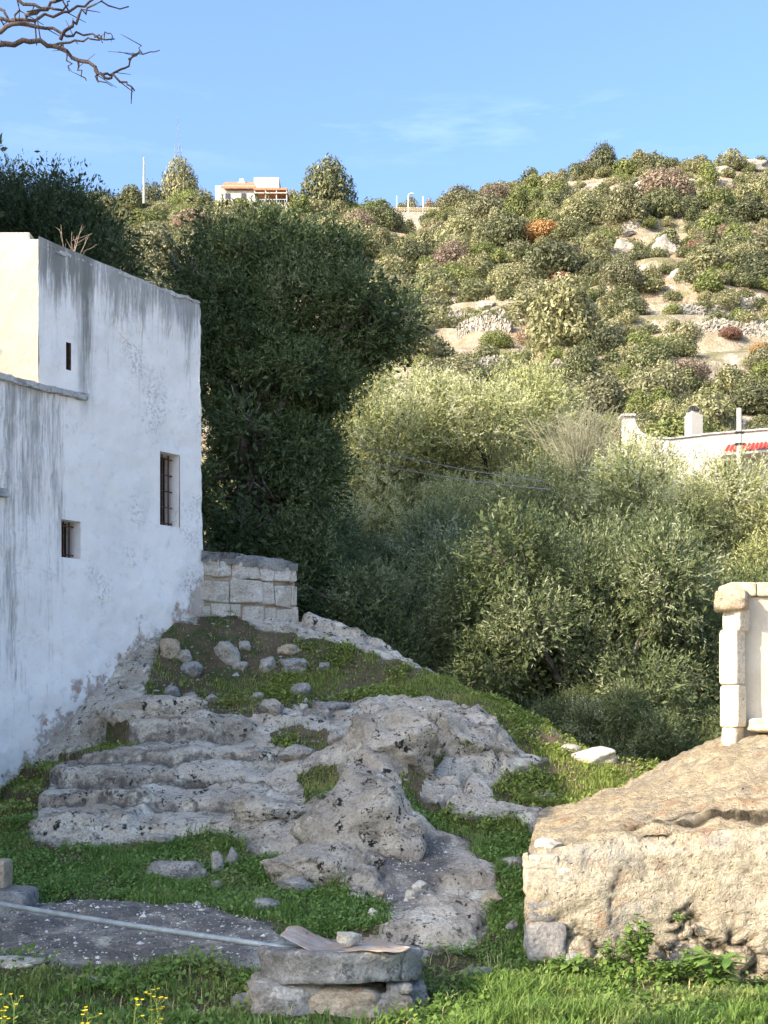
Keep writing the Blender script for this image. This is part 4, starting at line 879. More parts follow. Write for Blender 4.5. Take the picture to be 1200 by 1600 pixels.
g_left = scatter(30000, lambda x, y: ok(x, y, 8.3, 11.4) * samp(GG, x, y) ** 1.5 * (.12 + .88 * clump(x, y, 1.3, .0)), -4, 3.2, 8.2, 11.4, 13)
l_left = scatter(46000, lambda x, y: ok(x, y, 8.1, 11.6) * samp(GG, x, y) * (.2 + .8 * clump(x, y, 2.0, .0, .2, 7)), -4, 3.2, 8.2, 11.6, 14)
grassobj('weeds', [blades(g_left, .055 + .04 * clump(g_left[:, 0], g_left[:, 1], 2.1, .2), .007, 3, .8), leaflets(l_left, .032, 4, .06)], M['weed'], 'low leafy weeds and grass below the rock steps')
gup = lambda x, y: ok(x, y, 11.2, 17.6) * (samp(ZG, x, y) > .6) * samp(GG, x, y) ** 1.5 * (1 - .75 * samp(SG, x, y))
g_up = scatter(42000, lambda x, y: gup(x, y) * (.15 + .85 * clump(x, y, 1.1, -.05)), -5, 4.5, 11.2, 17.6, 15)
l_up = scatter(26000, lambda x, y: gup(x, y) * (.03 + .97 * clump(x, y, 1.6, .18, .15, 9)), -5, 4.5, 11.2, 17.6, 16)
grassobj('turf', [blades(g_up, .04 + .045 * clump(g_up[:, 0], g_up[:, 1], 1.4, .25), .008, 5, .8), leaflets(l_up, .045, 6, .07)], M['turf'], 'short turf on the upper slope and the crest')
# ------------------------------------------------------------------ single plants
M['yellow'] = plain('yellow_petal', (.75, .55, .03), .6, .15, .2)
M['stem'] = plain('green_stem', (.14, .2, .05), .6, .2, .2)
M['white_petal'] = plain('white_petal', (.8, .78, .72), .6, .1, .2)
FLOWERS = [(763, 1197, 'yellow flower on the flat rock ledge below the split boulder'), (849, 1219, 'yellow flower in the shaded turf left of the sunlit grass'), (654, 1246, 'yellow flower beside the steep bedrock face'), (781, 1325, 'yellow flower in the turf left of the loose cream stone'),
           (810, 1336, 'yellow flower nearest the cistern corner'), (716, 1400, 'yellow flower on the stony path'), (512, 1416, 'yellow flower in the grass below the end of the bedrock'), (712, 1508, 'yellow flower in the grass right of the well slab'), (785, 1570, 'large yellow flower in the bright grass below the cistern'),
           (627, 1562, 'yellow flower at the foot of the well base'), (312, 1524, 'yellow flower at the lower edge of the gravel'), (84, 1374, 'pale yellow flower in the weeds near the left edge'), (920, 1581, 'small yellow flower low in the front grass')]
for i, (px, py, lab) in enumerate(FLOWERS):
    b = hit(px, py + 4, 5.8); r = .013 + .005 * (i in (1, 8)); h = .05
    t = thing('yellow_flower', b, lab, 'flower', 'yellow flowers in the turf')
    top = b + np.array([0, 0, h]); MB().tube([b - [0, 0, .02], b + [.004, 0, h * .5], top], .0022, 5).build('stem', M['stem'], t)
    m = MB()
    for k in range(12):
        a = k * 2 * math.pi / 12; d = np.array([math.cos(a), math.sin(a) * .8, .35 - .5 * math.sin(a) * .6]); s = np.array([-math.sin(a), math.cos(a), 0]) * r * .3
        m.add([top - s * .4, top + s * .4, top + d * r + s, top + d * r - s], [(0, 1, 2, 3)])
    m.build('flower_head', M['yellow'], t)
def leafy_plant(px, py, hgt, wid, n, seed, lab, Y=None, leaf=.05, name='leafy_plant', mat='weed'):
    b = hit(px, py) if Y is None else np.array([xx(px, Y), Y, (EYE + (HOR - py) / FOC * Y) if 'plaster' in lab else gz(xx(px, Y), Y)]); r = np.random.default_rng(seed)
    t = thing(name, b, lab, 'plant'); m = MB(); lf = MB()
    for k in range(max(3, n // 9)):
        a = r.uniform(0, 6.28); l = r.uniform(.4, 1) ; tip = b + np.array([math.cos(a) * wid * .5 * l, math.sin(a) * wid * .35 * l - .02, hgt * r.uniform(.6, 1)])
        mid = (b + tip) / 2 + np.array([0, 0, hgt * .1]); m.tube([b, mid, tip], [.004, .003, .0015], 5)
        for j in range(9):
            s = r.uniform(.25, 1); p = (b * (1 - s) ** 2 + 2 * s * (1 - s) * mid + tip * s * s); a2 = r.uniform(0, 6.28); el = r.uniform(-.3, .7); L_ = leaf * r.uniform(.6, 1.3)
            d = np.array([math.cos(a2) * math.cos(el), math.sin(a2) * math.cos(el) - .2, math.sin(el)]); sd = np.cross(d, [0, 0, 1.]); sd /= np.linalg.norm(sd) + 1e-6; dn = np.array([0, 0, -L_ * .25])
            lf.add([p, p + d * L_ * .35 + sd * L_ * .28, p + d * L_ * .75 + sd * L_ * .2 + dn * .4, p + d * L_ + dn, p + d * L_ * .75 - sd * L_ * .2 + dn * .4, p + d * L_ * .35 - sd * L_ * .28], [(0, 1, 2, 5), (5, 2, 4, 4)][:1] + [(2, 3, 4, 5)], (), r.random())
    m.build('stem', M['stem'], t); lf.build('leaves', M[mat], t); return t
leafy_plant(1000, 1540, .40, .22, 260, 1, 'tallest green leafy plant growing up the foot of the cistern', 8.12, .06)
leafy_plant(958, 1520, .24, .26, 170, 2, 'bushy low plant left of the tall plant at the cistern foot', 8.14, .05)
leafy_plant(1082, 1535, .24, .20, 190, 3, 'round tufted plant in the middle of the cistern foot', 8.12, .05)
leafy_plant(1116, 1562, .26, .28, 80, 4, 'broad-leaved plant at the right of the cistern foot', 8.02, .11)
leafy_plant(1060, 1442, .07, .09, 60, 5, 'small green plant rooted in the plaster high on the cistern front', 8.26, .034)
leafy_plant(1040, 1545, .16, .26, 110, 8, 'low spreading plant between the tufted and the tall plant at the cistern foot', 8.06, .06)
leafy_plant(888, 1512, .15, .24, 110, 6, 'dark leafy plant in shade at the cistern corner', 8.05, .06)
leafy_plant(960, 1148, .10, .2, 40, 7, 'small leafy sprig behind the cream boulder on the crest', None, .03)
leafy_plant(500, 1250, .14, .3, 80, 9, 'mossy green tuft growing in the hollow of the bedrock', None, .03)
leafy_plant(735, 1172, .12, .34, 80, 10, 'green tuft at the foot of the split boulder', None, .04)
leafy_plant(640, 1160, .1, .12, 40, 11, 'dark tuft in the crack of the split boulder', None, .03)
def flowering(px, ptop, Y, seed, lab, stems, yel=True):
    r = np.random.default_rng(seed); x = xx(px, Y); b = np.array([x, Y, gz(x, Y)]); ztop_ = EYE + (HOR - ptop) / FOC * Y
    t = thing('flowering_weed', b, lab, 'weed'); m = MB(); lf = MB(); fl = MB()
    for k in range(stems):
        a = r.uniform(0, 6.28); rad = .05 * r.random() + .01 * k; tip = np.array([x + math.cos(a) * rad, Y + math.sin(a) * rad, ztop_ - .05 * k * r.random() - .02 * k]); mid = (b + tip) / 2 + r.normal(size=3) * .012
        m.tube([b, mid, tip], [.004, .003, .0018], 5)
        for j in range(26):
            s = r.uniform(.35, 1); p = b * (1 - s) ** 2 + 2 * s * (1 - s) * mid + tip * s * s; a2 = r.uniform(0, 6.28); L_ = r.uniform(.012, .034) * (1.4 - .6 * s); el = r.uniform(0, .9)
            d = np.array([math.cos(a2) * math.cos(el), math.sin(a2) * math.cos(el), math.sin(el)]); sd = np.cross(d, [0, 0, 1.]); sd /= np.linalg.norm(sd) + 1e-6
            lf.add([p, p + d * L_ * .5 + sd * L_ * .25, p + d * L_, p + d * L_ * .5 - sd * L_ * .25], [(0, 1, 2, 3)], (), r.random())
        for j in range(4):
            fl = MB(); q = tip + r.normal(size=3) * np.array([.02, .02, .015]); m.tube([tip - [0, 0, .03], q], .0012, 4)
            for c_ in range(6):
                a3 = c_ * 1.05; d = np.array([math.cos(a3), math.sin(a3), .5]); s3 = np.array([-math.sin(a3), math.cos(a3), 0]) * .003; fl.add([q - s3, q + s3, q + d * .008 + s3, q + d * .008 - s3], [(0, 1, 2, 3)])
            fl.build('flower', M['yellow'], t)
    m.build('stem', M['stem'], t); lf.build('leaves', M['weed_bright'], t)
flowering(255, 1545, 4.9, 1, 'tall yellow-flowered weed in front, the one with most branches', 5)
flowering(212, 1566, 4.9, 2, 'yellow-flowered weed just left of the tallest one in front', 2)
flowering(133, 1582, 5.0, 3, 'short weed with one orange-yellow bloom at the bottom edge', 2)
flowering(14, 1562, 4.9, 4, 'yellow-flowered weed at the bottom left corner', 3)

# ------------------------------------------------------------------ trees
def twigs_to_leaves(o, d, Ls, lpt, ll, lw, r, spread=.8, out=None):
    n = len(o); k = lpt; s = np.tile(np.linspace(.1, 1, k), (n, 1)) + r.normal(size=(n, k)) * .04
    p = o[:, None, :] + d[:, None, :] * (Ls[:, None] * s)[..., None]
    rd = r.normal(size=(n, k, 3)); ld = d[:, None, :] * .75 + rd * spread * .6; ld /= np.linalg.norm(ld, axis=-1)[..., None]
    fc = r.normal(size=(n, k, 3)) * .55 + (out[:, None, :] if out is not None else 0); sd = np.cross(ld, fc); sd /= np.linalg.norm(sd, axis=-1)[..., None] + 1e-6
    L_ = ll * r.uniform(.7, 1.25, (n, k))[..., None]; w_ = lw * .5 * r.uniform(.8, 1.2, (n, k))[..., None]
    v = np.stack([p, p + ld * L_ * .45 + sd * w_, p + ld * L_, p + ld * L_ * .45 - sd * w_], 2).reshape(-1, 3)
    tint = np.repeat((r.random((n, 1)) * .5 + r.random((n, k)) * .5).ravel(), 4)
    return v, np.arange(n * k * 4).reshape(-1, 4), tint
def crown(lobes, n, lpt, tl, ll, lw, seed, up=.35, inner=.5, gap=.14, shell=.22):
    """leaf sprays through the volume of many lobes; returns verts, quads, tint"""
    r = np.random.default_rng(seed); lobes = np.asarray(lobes, float); c, rad = lobes[:, :3], lobes[:, 3:6]
    area = (rad[:, 0] * rad[:, 2]); N_ = int(n * 1.7); pick = r.choice(len(lobes), N_, p=area / area.sum()); d = r.normal(size=(N_, 3)); d /= np.linalg.norm(d, axis=1)[:, None]
    f_ = 1 - np.abs(r.normal(size=N_)) * shell; f_ = np.clip(f_, .15, 1.1); lump = fbm(d * 1.0 + pick[:, None] * 3.7, 1.9, 3); f_ *= 1 + .38 * lump; lt_nt = (r.random(len(lobes)) - .5) * .5
    p = c[pick] + d * rad[pick] * f_[:, None]
    keep_ = fbm(p + seed, 1.1, 3) > -gap * 2 + r.normal(size=N_) * .1
    for j in range(len(lobes)):                              # not deep inside another lobe
        q = np.linalg.norm((p - c[j]) / rad[j], axis=1); keep_ &= ~((q < .68) & (pick != j) & (r.random(N_) < .85))
    p, d, pk = p[keep_][:n], d[keep_][:n], pick[keep_][:n]; m_ = len(p)
    td = d * .8 + np.array([0, 0, up]) + r.normal(size=(m_, 3)) * .45; td /= np.linalg.norm(td, axis=1)[:, None]
    v, q, t = twigs_to_leaves(p - td * tl * .5, td, tl * r.uniform(.6, 1.4, m_), lpt, ll, lw, r, .8, d + [0, 0, .35]); t = np.clip(t + np.repeat(lt_nt[pk] + fbm(p * 1.0, 1.6, 2) * .35, lpt * 4), 0, .999)
    ni = int(m_ * inner); pi_ = r.choice(len(lobes), ni, p=area / area.sum()); di = r.normal(size=(ni, 3)); di /= np.linalg.norm(di, axis=1)[:, None]
    p2 = c[pi_] + di * rad[pi_] * (r.random(ni) ** .6 * .66)[:, None]
    v2, q2_, t2 = twigs_to_leaves(p2, di, np.full(ni, tl), 4, ll * 1.5, lw * 2.6, r)
    return np.concatenate([v, v2]), np.concatenate([q, q2_ + len(v)]), np.concatenate([t, t2 * .6])
def limbs(lobes, base, trunk_r, seed, fork=None):
    r = np.random.default_rng(seed); m = MB(); lobes = np.asarray(lobes, float); fork = fork or (.52 if trunk_r > .22 else .3); fk_ = base + np.array([r.normal() * .1, r.normal() * .1, fork * (lobes[:, 2].max() - base[2])])
    m.tube([base - [0, 0, .3], base + [.03, 0, .1], (base + fk_) / 2 + r.normal(size=3) * .06, fk_], [trunk_r * 1.5, trunk_r * 1.15, trunk_r, trunk_r * .9], 10)
    for L_ in lobes:
        c = L_[:3]; mid = fk_ * .5 + c * .5 + np.array([0, 0, -.1]) + r.normal(size=3) * .12; m.tube([fk_, (fk_ + mid) / 2 + r.normal(size=3) * .06, mid, c], [trunk_r * .55, trunk_r * .42, trunk_r * .3, trunk_r * .1], 7)
        for _ in range(5):
            d = r.normal(size=3); d /= np.linalg.norm(d); e = c + d * L_[3:6] * .9; m.tube([c * .6 + mid * .4, (c + e) / 2 + r.normal(size=3) * .06, e], [trunk_r * .16, trunk_r * .1, trunk_r * .03], 5)
    return m
def dome(rx, h, z0, n, seed, rl=.75):
    """lobes over a rounded crown standing between z0 and h"""
    r = np.random.default_rng(seed); L_ = [(0, 0, z0 + (h - z0) * .5, rx * .62, rx * .62, (h - z0) * .36)]
    for k in range(n):
        t = (k + .5) / n; ze = z0 + .18 * h + (h * .84 - z0 - .18 * h) * t; an = k * 2.4 + r.normal() * .3; ex = math.sqrt(max(.05, 1 - ((ze - (z0 + (h - z0) * .42)) / ((h - z0) * .62)) ** 2))
        s = rl * r.uniform(.75, 1.2); L_.append((math.cos(an) * (rx - s * .65) * ex, math.sin(an) * (rx - s * .65) * ex, ze, s, s, s * r.uniform(.8, 1.15)))
    return L_
TREE_ME = {}
def tree_kind(key, lobes, n, lpt, tl, ll, lw, seed, leafm, tr=.16, **kw):
    v, q, t = crown(lobes, n, lpt, tl, ll, lw, seed, **kw); me = mesh(key + '_crown', v, [q], M[leafm], False, {'tint': t})
    b = limbs(lobes, np.array([0, 0, 0.]), tr, seed); bv = np.concatenate(b.v); tm = mesh(key + '_trunk', bv, [np.concatenate(b.q), np.concatenate(b.t)], M['bark'], True); TREE_ME[key] = (me, tm)
def tree(name, key, loc, sc, rot, lab, cat='tree', group=None, pale=False):
    t = thing(name, loc, lab, cat, group); t.scale = (sc,) * 3 if np.isscalar(sc) else sc; t.rotation_euler = (0, 0, rot)
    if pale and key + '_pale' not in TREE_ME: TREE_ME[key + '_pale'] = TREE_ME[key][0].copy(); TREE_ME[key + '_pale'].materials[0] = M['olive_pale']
    link('crown', TREE_ME[key + '_pale'] if pale else TREE_ME[key][0], t); link('trunk', TREE_ME[key][1], t); return t
tree_kind('olive_a', dome(2.25, 5.2, .2, 15, 1), 11000, 13, .32, .072, .018, 1, 'olive', shell=.17)
tree_kind('olive_b', dome(2.1, 5.4, .3, 17, 2, .68), 11000, 13, .34, .072, .018, 2, 'olive', up=.5, shell=.17)
tree_kind('olive_c', dome(2.4, 4.6, .1, 14, 3, .8), 11000, 13, .30, .072, .018, 3, 'olive', up=.25, shell=.17)
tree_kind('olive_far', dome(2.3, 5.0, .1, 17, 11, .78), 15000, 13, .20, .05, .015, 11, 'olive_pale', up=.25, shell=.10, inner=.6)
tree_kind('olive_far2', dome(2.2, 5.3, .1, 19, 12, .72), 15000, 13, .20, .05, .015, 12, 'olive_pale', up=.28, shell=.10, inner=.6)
tree_kind('oak', dome(2.0, 5.4, .8, 16, 4, .8), 6500, 12, .26, .075, .034, 4, 'holm')
# the dark tree right behind the house, with a limb reaching out to the right
def LB(px, py, Y, rpx, ry=None, rz=None):
    c = P(px, py, Y); s = rpx / FOC * Y; return (*c, s, (ry or rpx) / FOC * Y, (rz or rpx) / FOC * Y)
big = [LB(*a) for a in [(340, 440, 21, 70), (400, 420, 21.3, 70), (455, 418, 21, 60), (370, 500, 20.6, 95), (470, 480, 20.8, 85), (535, 440, 21, 55), (430, 580, 20.4, 95), (350, 600, 20.6, 85), (480, 600, 20.6, 70), (560, 500, 20.7, 60),
    (595, 475, 20.9, 44, None, 38), (622, 500, 21, 22, None, 30), (600, 530, 20.8, 40), (390, 690, 20.3, 95), (470, 700, 20.4, 70), (350, 780, 20.2, 80), (430, 800, 20, 90), (490, 770, 20.3, 55), (380, 880, 19.8, 85), (460, 890, 19.7, 75), (488, 610, 20.8, 45), (480, 690, 20.6, 48), (490, 770, 20.4, 48), (495, 850, 20.2, 52), (490, 930, 19.8, 60), (560, 548, 21, 40), (520, 575, 20.9, 42), (300, 500, 21.2, 60), (500, 540, 21.2, 80), (405, 362, 21.5, 34), (345, 375, 21.6, 30), (462, 368, 21.3, 30), (520, 410, 21.1, 34), (300, 420, 21.6, 34)]]
tb = np.array([-2.0, 20.8, .6]); bl = [(l[0] - tb[0], l[1] - tb[1], l[2] - tb[2], *l[3:]) for l in big]
rq = np.random.default_rng(5); bl = [(l[0], l[1], l[2], l[3] * .84, l[4] * .84, l[5] * .8) for l in bl]
for l in list(bl):
    for _ in range(2): d = rq.normal(size=3); d /= np.linalg.norm(d); d[1] = -abs(d[1]); d *= .85; s_ = rq.uniform(.26, .44); bl.append((*(np.array(l[:3]) + d * np.array(l[3:6]) * 1.0), s_, s_, s_))
tree_kind('big', bl, 21000, 13, .36, .08, .02, 8, 'holm', .24, gap=.06, inner=.35)
bt = tree('big_dark_tree', 'big', tb, 1, 0, 'tall dark green tree right behind the white house, one limb reaching out right')
# spiky dark tree at the upper left behind the roof
lt = [LB(*a) for a in [(20, 355, 23, 55), (80, 345, 23.2, 46), (130, 350, 23, 40), (160, 370, 22.8, 40), (60, 380, 22.7, 75), (120, 410, 22.5, 60), (10, 400, 22.6, 60), (75, 292, 23.3, 22), (20, 288, 23.3, 24), (115, 305, 23.4, 18), (-60, 350, 23, 80), (-40, 430, 23, 80), (60, 450, 22.6, 80), (170, 420, 22.6, 50)]]
lbse = np.array([-5.9, 22.9, .4]); ll_ = [(l[0] - lbse[0], l[1] - lbse[1], l[2] - lbse[2], *l[3:]) for l in lt]
tree_kind('spiky', ll_, 6000, 13, .5, .085, .02, 9, 'holm', .2, up=1.0, gap=.2, shell=.3)
tree('dark_olive_tree', 'spiky', lbse, 1, 0, 'dark tree with upright sprays above the white house roof at the left edge')
OL = [  # key, px, Y, base z, scale, rot, label
    ('olive_a', 640, 20.3, .0, .86, .3, 'shaded olive tree at the foot of the crest, just right of the big dark tree'),
    ('olive_b', 905, 18.6, -.1, .98, 1.9, 'large olive tree in front, half in shade, filling the middle behind the crest'),
    ('olive_c', 1100, 20.6, -.1, 1.0, 4.0, 'shaded olive tree behind the stone pier'),
    ('olive_c', 775, 21.0, -.1, .92, 2.2, 'dark shaded olive tree left of the large half-lit olive'),
    ('olive_b', 545, 19.8, .2, .55, 5.0, 'low dark bushy olive beside the end of the block wall'),
    ('olive_a', 975, 16.9, .0, .42, 2.6, 'low dark undergrowth olive below the large half-lit olive'),
    ('olive_c', 1075, 16.6, .0, .40, 1.0, 'low dark olive shoots at the left of the pier foot'),
    ('olive_c', 830, 17.5, .2, .42, 3.6, 'low dark olive shoots just behind the grassy crest'),
    ('olive_far', 1035, 25.5, .3, 1.36, .8, 'pale sunlit olive below the curled white parapet'),
    ('olive_far2', 1130, 25.0, .3, 1.36, 2.9, 'pale sunlit olive in front of the white house with the chimney'),
    ('olive_far', 1225, 23.5, .3, 1.22, 5.2, 'olive tree cut off by the right edge, above the cream wall'),
    ('olive_far2', 905, 27.5, .4, 1.22, 4.1, 'sunlit olive left of the white parapet, behind the large half-lit olive'),
    ('olive_far', 560, 31.0, 2.2, 1.6, 1.2, 'silvery sunlit olive peeking out right of the big dark tree'),
    ('olive_far2', 668, 33.0, 2.6, 1.72, 3.3, 'tall sunlit olive in the middle, second from the big dark tree'),
    ('olive_far', 742, 32.0, 2.4, 1.55, .4, 'broad sunlit olive left of the bare pale shoots'),
    ('olive_far2', 725, 26.5, .5, 1.24, 2.0, 'sunlit olive below the tall one in the middle, its lower half in shade'),
    ('olive_far', 600, 27.0, .5, 1.15, 2.8, 'sunlit olive at the right edge of the big dark tree, low in shade'),
    ('olive_far2', 775, 29.5, 1.2, 1.22, 5.6, 'sunlit olive in front of the broad one, just left of the bare pale shoots'),
    ('olive_a', 560, 23.5, .1, 1.08, 4.4, 'shaded olive between the big dark tree and the lower olives'),
    ('olive_b', 720, 23.0, .0, 1.02, .9, 'shaded olive behind the dark shaded one, under the two cables'),
]
for key, px, Y, z, sc, rot, lab in OL:
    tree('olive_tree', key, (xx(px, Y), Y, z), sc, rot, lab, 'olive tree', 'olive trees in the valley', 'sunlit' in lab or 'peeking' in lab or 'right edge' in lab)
# unseen tall oaks added out of frame on the left to shade the trees
for x, y, s, r_ in [(-8.7, 13.4, 2.09, 2.5), (-8.7, 15.6, 2.8, .5), (-11.4, 18.2, 3.0, 2.), (-9.6, 19.2, 2.7, 3.), (-14.0, 15.4, 2.9, 1.)]:
    tree('added_shade_oak', 'oak', (x, y, .3), (s * (.58 if s > 2.1 else .42), s * (.58 if s > 2.1 else .42), s), r_, 'unseen tall holm oak added left of the white house to cast shade', 'oak', 'added shade oaks left of the house')
M['sage_twig'] = bark('sage_grey_twig', (.26, .245, .16), (.40, .385, .27))
# pale upright bare shoots of a pollarded tree
def bare_tree(name, base, rad, hgt, n, seed, mat, lab, cat, r0=.02, up=1.0, group=None):
    r = np.random.default_rng(seed); m = MB(); base = np.array(base, float)
    for k in range(n):
        a = r.uniform(0, 6.28); d = np.array([math.cos(a) * r.random(), math.sin(a) * r.random(), up]); p = [base + np.array([d[0], d[1], 0]) * rad * .15]
        for j in range(5): p.append(p[-1] + np.array([d[0] * rad / 5, d[1] * rad / 5, hgt / 5 * r.uniform(.7, 1.1)]) + r.normal(size=3) * hgt * .015)
        m.tube(p, np.linspace(r0, r0 * .25, 6), 5)
        for j in range(3):
            s = p[2 + j % 3]; e = s + np.array([r.normal() * rad * .3, r.normal() * rad * .3, hgt * .22]); m.tube([s, (s + e) / 2 + r.normal(size=3) * .02 * hgt, e], [r0 * .4, r0 * .3, r0 * .15], 4)
    o = thing(name, base, lab, cat, group); m.build('branches', mat, o); return o
b = P(905, 750, 28.6); bare_tree('pollarded_tree', b, 1.3, 1.6, 130, 4, M['sage_twig'], 'pale upright bare shoots of a pollarded tree left of the white parapet', 'tree', .010)
rz_ = 6.86; rb = np.array([-3.72, 15.1, rz_]); bare_tree('dry_bush', rb, .26, .55, 6, 3, M['dry_twig'], 'dry leafless bush growing on the roof of the white house', 'bush', .008)

# bare branch hanging into the top left corner: a leafless tree standing out of frame
lt_ = thing('bare_tree', (-3.1, 3.2, 0), 'leafless tree whose thin dark branches hang into the top left corner', 'tree')
m = MB(); YB = 3.4
def B3(px, py, dy=0.0): return P(px, py, YB + dy)
br = [([(-170, 60, .0), (-60, 70, 0), (0, 72, .0), (45, 68, 0), (80, 67, .02), (115, 88, .03), (145, 105, .02), (160, 118, 0), (175, 122, 0), (200, 130, 0), (209, 141, 0)], .010, .0022),
      ([(160, 118, 0), (185, 113, .02), (205, 92, .03), (222, 82, .04), (250, 75, .05)], .004, .0013), ([(205, 92, .03), (215, 84, .02), (222, 70, .02)], .003, .0015),
      ([(-170, 20, .1), (-40, 34, .1), (0, 32, .08), (40, 30, .08), (90, 22, .1), (130, 10, .1), (160, -8, .1)], .007, .003), ([(40, 30, .08), (75, 10, .1), (105, -6, .1)], .006, .004),
      ([(0, 45, .05), (35, 38, .05), (70, 45, .06), (105, 57, .06), (140, 55, .07), (178, 62, .07)], .007, .002), ([(90, 62, .04), (115, 40, .05), (125, 20, .06), (150, 5, .06), (200, 12, .07)], .006, .002),
      ([(95, 70, .02), (105, 86, .02), (108, 112, .02)], .004, .0015), ([(120, 92, .03), (122, 108, .02), (135, 125, .02)], .004, .0015), ([(145, 105, .02), (150, 122, .02), (165, 132, .01)], .004, .0015),
      ([(150, 60, .06), (165, 52, .06), (180, 58, .06)], .003, .001), ([(0, 12, .1), (20, 30, .09), (55, 42, .07)], .005, .002), ([(10, -10, .1), (60, 15, .1), (100, 12, .1), (110, 3, .1)], .006, .002), ([(80, 67, .02), (130, 60, .03), (160, 62, .03)], .004, .002), ([(20, 30, .05), (30, 15, .05), (28, -6, .05)], .004, .002)]
rr = np.random.default_rng(8)
for pts, r0, r1 in br:
    p = np.array([B3(*q) for q in pts]); t = np.linspace(0, len(p) - 1, len(p) * 3); p = np.stack([np.interp(t, np.arange(len(p)), p[:, k]) for k in range(3)], 1); p += rr.normal(size=p.shape) * .004; m.tube(p, np.linspace(r0, r1, len(p)) * .85, 6)
    for k in range(3, len(p) - 1, 4):
        d = rr.normal(size=3) * np.array([.03, .03, .025]); m.tube([p[k], p[k] + d * .6, p[k] + d], [r1 * .8, r1 * .7, r1 * .4], 4)
m.build('branches', M['twig'], lt_, True)
m = MB(); fk_ = np.array([-2.95, 3.3, 2.6]); m.tube([(-3.1, 3.2, -.2), (-3.08, 3.2, 1.0), (-3.0, 3.25, 1.9), fk_], [.13, .11, .10, .085], 10)
for e in (B3(-170, 60), B3(-170, 20, .1), np.array([-4.0, 2.8, 4.6]), np.array([-3.2, 3.9, 4.9]), np.array([-3.8, 3.6, 4.2])): m.tube([fk_, (fk_ + e) / 2 + [-.05, 0, .1], e], [.05, .03, .012], 7)
m.build('trunk', M['bark'], lt_, True)
# unseen house added left of the frame, outline shaped to shade the foreground
nh = thing('added_shade_house', (-8.5, 5, 0), 'unseen plain house block added outside the left edge to cast the foreground shade', 'house')
SH = [(-9.9, -.5), (-8.2, 1.7), (-6.3, 6.9), (-5.5, 9.2), (-4.9, 10.2), (-6.05, 11.65), (-9.5, 11.6), (-15, 1.5)]; SZ = 6.35
mb = MB(); nS = len(SH); mb.add([(*p, -.4) for p in SH] + [(*p, SZ) for p in SH], [(i, (i + 1) % nS, nS + (i + 1) % nS, nS + i) for i in range(nS)]); mb.t.append(np.array([(nS, nS + i, nS + i + 1) for i in range(1, nS - 1)])); mb.build('wall', M['plaster'], nh)
SH = [(-5.45, 9.25), (-4.95, 10.2), (-6.0, 11.6), (-9.4, 11.5), (-9.5, 8.0)]; mb = MB(); nS = len(SH); mb.add([(*p, 6.2) for p in SH] + [(*p, 7.35) for p in SH], [(i, (i + 1) % nS, nS + (i + 1) % nS, nS + i) for i in range(nS)]); mb.t.append(np.array([(nS, nS + i, nS + i + 1) for i in range(1, nS - 1)])); mb.build('upper_room', M['plaster'], nh)  # raised block added to carry the shade up onto the olives
# ------------------------------------------------------------------ hillside
def puff(seed, n_b, n, size, tall=1.0, cone=0.0, rag=.25):
    """unit shrub: leaf-clump faces over many small rounded lobes; radius 1, foot at 0"""
    r = np.random.default_rng(seed); bl_ = []
    for k in range(n_b):
        d = r.normal(size=3); d[2] = abs(d[2]) * .9; d /= np.linalg.norm(d); s = r.uniform(.26, .46); c = d * (1 - s) * np.array([1, 1, .8 * tall]); c[2] += .25 * tall
        if cone: c[:2] *= 1 - cone * np.clip(c[2] / (1.1 * tall), 0, 1); s *= 1 - .4 * cone * c[2] / tall
        bl_.append((*c, s))
    bl_ = np.array(bl_); a = bl_[:, 3] ** 2; p_ = r.choice(n_b, n, p=a / a.sum()); d = r.normal(size=(n, 3)); d /= np.linalg.norm(d, axis=1)[:, None]
    p = bl_[p_, :3] + d * bl_[p_, 3:4] * (1 + r.normal(size=(n, 1)) * rag * .5) * (1 + .3 * fbm(d + p_[:, None] * 2.3, 2.2, 2)[:, None])
    kp = p[:, 2] > -.05; p = p[kp]; d_k = d[kp]; n = len(p); d = d_k * 1.0 + [0, 0, .25] + r.normal(size=(n, 3)) * .55; u = np.cross(d, r.normal(size=(n, 3))); u /= np.linalg.norm(u, axis=1)[:, None]; w = np.cross(d, u); w /= np.linalg.norm(w, axis=1)[:, None]
    s = size * r.uniform(.6, 1.4, (n, 1)); v = np.stack([p - u * s, p + w * s * .45, p + u * s, p - w * s * .45], 1).reshape(-1, 3)
    return v, np.arange(n * 4).reshape(-1, 4), np.repeat(r.random(n), 4)
PUFF = [puff(40 + k, 24 + 4 * k, 5200, .055, 1.0 + .12 * (k % 3), 0, .22) for k in range(4)] + [puff(50, 34, 5200, .055, 1.9, .55, .2), puff(51, 30, 5000, .055, 1.4, .2, .3)]
PM = {}
def puff_me(k, m):
    if (k, m) not in PM: PM[(k, m)] = mesh(m + '_bush', PUFF[k][0], [PUFF[k][1]], M[m], False, {'tint': PUFF[k][2]})
    return PM[(k, m)]
def bush(name, k, m, loc, s, lab, cat, group=None, sz=None, rot=None):
    o = link(name, puff_me(k, m), None, (loc[0], loc[1], loc[2] - .12 * s)); o.scale = (s, s, sz or s); o.rotation_euler = (0, 0, RNG.uniform(0, 6.28) if rot is None else rot); return tag(o, lab, cat, group)
def spot(px, pfoot, rpx, y0=44):
    h = hit_far(px, pfoot, y0); return h, rpx / FOC * h[1]
taken = []
